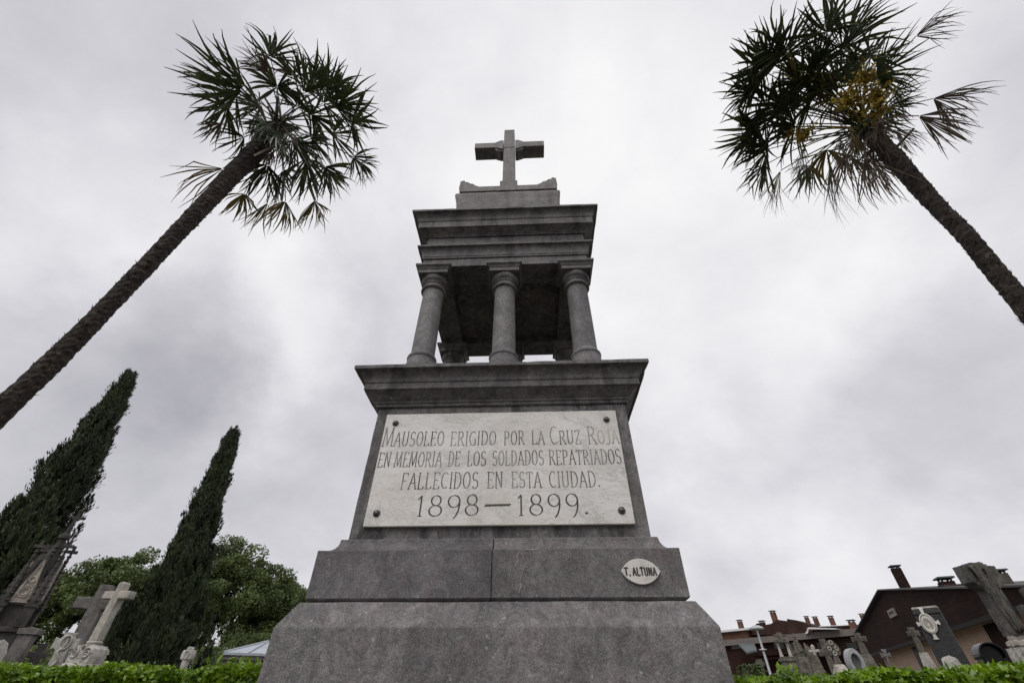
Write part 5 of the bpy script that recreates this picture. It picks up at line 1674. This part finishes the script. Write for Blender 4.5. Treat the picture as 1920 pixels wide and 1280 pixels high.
def gable_house():
    v = raydir(1353, 1318); h = unit([v[0], v[1], 0]); n = np.array([h[1], -h[0], 0])   # wall direction, away from the camera
    A = spot(1629, 1226, 48); S = 48/30
    t = thing('house', 'dark brown gabled house with pinkish rendered lower walls behind the right-hand graves', 'house', A)
    tile = tile_mat('brown_cladding', (0.034, 0.0185, 0.0150), (0.022, 0.013, 0.011), .8)
    pink = weathered('pink_render', (0.52, 0.37, 0.27), (0.40, 0.275, 0.20), None, 2, .5)
    dark = plain('dark_opening', (0.012, 0.012, 0.013), .3)
    trim = plain('window_trim', (0.24, 0.20, 0.17), .7)
    capm = plain('chimney_slab', (0.05, 0.055, 0.055), .8)
    # local frame: x along the wall away from the camera, y into the house
    side = np.array([h[1], -h[0], 0])
    if np.dot(side, CAM-A) > 0: side = -side
    Mx = Matrix(((h[0], side[0], 0, 0), (h[1], side[1], 0, 0), (0, 0, 1, 0), (0, 0, 0, 1)))
    zb = 1+(2.76-1)*S; ze = 1+(3.60-1)*S; zp = 1+(4.42-1)*S
    x0, xp, x1 = .25*S, -5.85*S, -15.6*S
    zr = zp-(zp-ze)/(x0-xp)*(xp-x1)*1.25
    g = G(); g.prism([(x1, zb), (x0, zb), (x0, ze), (xp, zp), (x1, max(zr, zb+.2))], 0, 12, M=Mx); up = g.build('upper_wall', tile, t)
    # verges: the roof's thin edge
    g = G()
    for (a, b) in (((x0+.25, ze-.02), (xp, zp+.02)), ((xp, zp+.02), (x1, max(zr, zb+.2)+.02))):
        g.prism([(a[0], a[1]+.01), (a[0], a[1]+.08), (b[0], b[1]+.08), (b[0], b[1]+.01)], -.25, 12.2, M=Mx)
    g.build('roof', plain('roof_edge', (0.06, 0.055, 0.055), .8), t)
    g = G(); g.box(x1, x0-.8, .7, 11.5, 0, zb-.001, M=Mx); lw = g.build('lower_wall', pink, t)
    # dark door recess, pier
    for px0, px1, za, zbq in ((1690, 1697, 0, zb-.15), (1838, 1870, 0, zb-.1)):
        a = (onplane(px0, 1225, A, n)-A)@h; b = (onplane(px1, 1225, A, n)-A)@h
        g = G(); a, b = sorted((a, b)); g.box(a, b, .66, .72, za, zbq, M=Mx); g.build('door', dark if px0 < 1700 else tile, t)
    # window in the gable
    us = [((onplane(px, py, A, n)-A)@h, onplane(px, py, A, n)[2]) for px, py in ((1664, 1143), (1678, 1136), (1688, 1157), (1672, 1163))]
    u0, u1 = min(u for u, _ in us)+.25, max(u for u, _ in us)-.25; z0, z1 = us[3][1]+.1, us[0][1]-.05
    g = G(); g.box(u0+.16, u1-.16, -.03, .02, z0+.12, z1-.12, M=Mx); g.box((u0+u1)/2-.03, (u0+u1)/2+.03, -.06, -.031, z0+.12, z1-.12, M=Mx); w = g.build('window', dark, t)
    g = G(); g.box(u0, u0+.158, -.09, .02, z0, z1, M=Mx); g.box(u1-.158, u1, -.09, .02, z0, z1, M=Mx); g.box(u0+.159, u1-.159, -.085, .02, z0, z0+.118, M=Mx); g.box(u0+.159, u1-.159, -.085, .02, z1-.118, z1, M=Mx)
    g.build('window_frame', trim, w)
    g = G(); g.box(x1, x0, -.10, .0, zb-.18, zb-.003, M=Mx); g.build('fascia_board', plain('fascia', (0.012, 0.008, 0.007), .95), t)
    ra = math.atan2(h[1], h[0])
    chimney(t, 1676, 1060, 1112, 17, 38.5, tile, capm, rz=ra)
    chimney(t, 1768, 1082, 1112, 27, 35, tile, capm, rz=ra)
    chimney(t, 1868, 1068, 1120, 26, 30, plain('chimney_brown', (.075, .06, .05), .9), capm, rz=ra)
    # low dormer ridge between the chimneys
    P = at(1795, 1094, 33)-A
    g = G(); g.prism([(-.9, P[2]-1.4), (.9, P[2]-1.4), (.9, P[2]-.25), (.0, P[2]), (-.9, P[2]-.25)], -.8, .8, M=T(P[0], P[1], 0, rz=ra)); g.build('dormer', tile, t)


def row_building():
    A = spot(1350, 1230, 66); B = spot(1650, 1230, 60)
    h = unit(B-A); n = np.array([-h[1], h[0], 0])
    t = thing('apartment_building', 'long low brick building with terracotta chimneys behind the lamp post', 'building', A)
    Mx = Matrix(((h[0], n[0], 0, 0), (h[1], n[1], 0, 0), (0, 0, 1, 0), (0, 0, 0, 1)))

    def fp(x, y):
        q = onplane(1360+x/6.857, 1130+y/6.857, A, n)
        return float((q-A)@h), float(q[2])
    brick = tile_mat('dark_brick', (0.04, 0.02, 0.017), (0.028, 0.015, 0.013), 1.0)
    terr = tile_mat('terracotta', (0.17, 0.088, 0.062), (0.13, 0.07, 0.05), 1.5)
    band = plain('grey_band', (0.15, 0.13, 0.12), .85, 0, .15, 2)
    white = plain('white_metal_edge', (0.62, 0.62, 0.62), .5)
    rooft = tile_mat('brown_roof', (0.06, 0.034, 0.028), (0.045, 0.027, 0.023), 1.0)
    dark = plain('dark_glazing', (0.015, 0.015, 0.016), .25)
    capm = plain('flue_cap', (0.05, 0.05, 0.05), .8)
    grey = plain('grey_sheet_roof', (0.07, 0.08, 0.083), .5, 0, .15, 1)

    def pr(name, pts, m, y0=0, y1=6, par=None):
        g = G(); g.prism([fp(*p) for p in pts], y0, y1, M=Mx)
        return g.build(name, m, par or t)
    xl, zl = fp(-140, 900); xr, _ = fp(2000, 900)
    _, zb0 = fp(900, 475); _, zb1 = fp(900, 392)
    g = G(); g.box(xl, xr, .5, 14, 0, zb0-.001, M=Mx); wl = g.build('wall', brick, t)
    g = G(); g.box(xl, xr, 0, 14, zb0, zb1, M=Mx); g.build('parapet', band, t)
    zl2 = fp(0, 335)[1]; za = fp(0, 362)[1]; x9 = fp(272, 350)[0]
    g = G(); g.box(xl, x9-.5, 1.0, 10, zb1+.001, za, M=Mx); g.build('attic_wall', terr, t)
    g = G(); g.box(xl, x9, .6, 10.5, za+.001, zl2, M=Mx); g.build('flat_roof', white, t)
    pr('gable_roof', [(240, 395), (745, 395), (738, 222), (715, 213), (592, 196), (500, 250), (430, 262), (330, 240), (240, 312)], rooft, 1.5, 8)
    pr('gable_roof', [(760, 395), (1075, 395), (1085, 300), (1060, 272), (860, 208), (748, 192)], rooft, .8, 7)
    pr('upper_storey', [(1076, 395), (2000, 395), (2000, 262), (1700, 255), (1100, 282)], rooft, 2.2, 9)
    pr('roof_edge', [(1105, 281), (1700, 254), (1700, 246), (1105, 273)], white, 1.9, 9.2)
    pr('canopy', [(1085, 342), (1470, 345), (1470, 330), (1110, 318)], white, -.8, 2.1)
    pr('canopy_post', [(1040, 395), (1068, 395), (1098, 336), (1078, 330)], white, -.3, 0)
    pr('terrace_wall', [(1090, 394), (1330, 394), (1330, 352), (1100, 346)], terr, .9, 2.1)
    # sheet roof of the lean-to, seen from the side
    a = [fp(185, 520), fp(400, 520), fp(610, 625), fp(480, 655)]
    g = G(); pts = [(x, -.5-k, z) for (x, z), k in zip(a, (0, 0, 3, 3))]
    v = np.array(pts+[(x, y, z-.15) for x, y, z in pts]); v = xf(Mx, v)
    g.add(v, [(0, 1, 2, 3), (7, 6, 5, 4), (0, 4, 5, 1), (1, 5, 6, 2), (2, 6, 7, 3), (3, 7, 4, 0)]); g.build('lean_to_roof', grey, t)
    xa, zq = fp(480, 700); xb, zq2 = fp(1500, 640)
    g = G(); g.box(xa, xb, -2.6, .4, zq, zq2, M=Mx); g.build('lower_roof', rooft, t)
    for x in (60, 620, 790, 1180, 1560):
        u0, z0 = fp(x, 590); u1, z1 = fp(x+95, 500)
        g = G(); g.box(u0, u1, .42, .52, z0, z1, M=Mx); g.build('window', dark, t)
    for x, y0, y1, w, r, m in ((178, 215, 330, 8, 70, terr), (600, 97, 210, 9, 69, terr), (755, 262, 390, 10, 64.5, terr), (1035, 167, 280, 7, 70, terr), (1145, 172, 280, 8, 69, terr), (1345, 164, 270, 8.5, 68, terr), (1610, 215, 380, 12, 62, terr), (1745, 135, 255, 8, 66, terr), (465, 225, 262, 9, 69, brick)):
        chimney(t, 1360+x/6.857, 1130+y0/6.857, 1130+y1/6.857, w, r, m, capm, rz=math.atan2(h[1], h[0]))


gable_house()
row_building()


# shrub at the foot of the monument's right side
def shrub(label, px, py, r, rad, n, seed):
    q = np.random.default_rng(seed); P = spot(px, py, r); z2 = zt(px, py, r)
    t = thing('shrub', label, 'shrub', P)
    g = G(); g.tube([(0, 0, 0), (0, .05, z2*.6)], [.05, .02], 6); g.build('stem', M['wood'], t)
    d = q.normal(size=(n, 3)); d /= np.linalg.norm(d, axis=1)[:, None]
    C = d*(rad*q.uniform(.3, 1, (n, 1))**.5)*np.array([1, 1, z2*.5/rad])+np.array([0, 0, z2*.5])
    C += .12*rad*np.sin(C*9/rad)
    leaf_mesh('foliage', C, q.normal(size=(n, 3))+np.array([0, 0, .5]), d+q.normal(size=(n, 3))*.5, q.uniform(.06, .12, n), q.uniform(.03, .05, n), M['broad'], t)


shrub('dark green shrub beside the right side of the monument base', 1402, 1238, 15, .55, 5000, 31)
shrub('dark green shrub under the two-post grave', 1475, 1245, 13, .6, 4000, 32)

shrub('dark bushes at the back, under the tree beside the zinc roofed tomb', 400, 1205, 24, 1.5, 9000, 33)
shrub('dark bushes at the back, between the low carved cross and the gothic spires', 95, 1215, 22, 1.6, 9000, 34)
shrub('dark bushes at the back, filling the gap right of the narrower cypress foot', 432, 1180, 30, 2.4, 13000, 36)
shrub('dark bushes at the back, closing the view just left of the monument', 545, 1190, 30, 1.9, 9000, 35)
shrub('dark bushes at the back, low between the grey cross and the carved cross', 160, 1180, 26, 2.3, 13000, 37)
shrub('dark bushes at the back, low behind the white cross on the scrolled base', 240, 1195, 27, 2.0, 10000, 38)
shrub('dark bushes at the back, right beside the small white carved cross', 370, 1205, 20, 1.3, 8000, 39)
shrub('dark bushes at the back, over the roof of the zinc tomb', 490, 1185, 28, 2.0, 10000, 40)
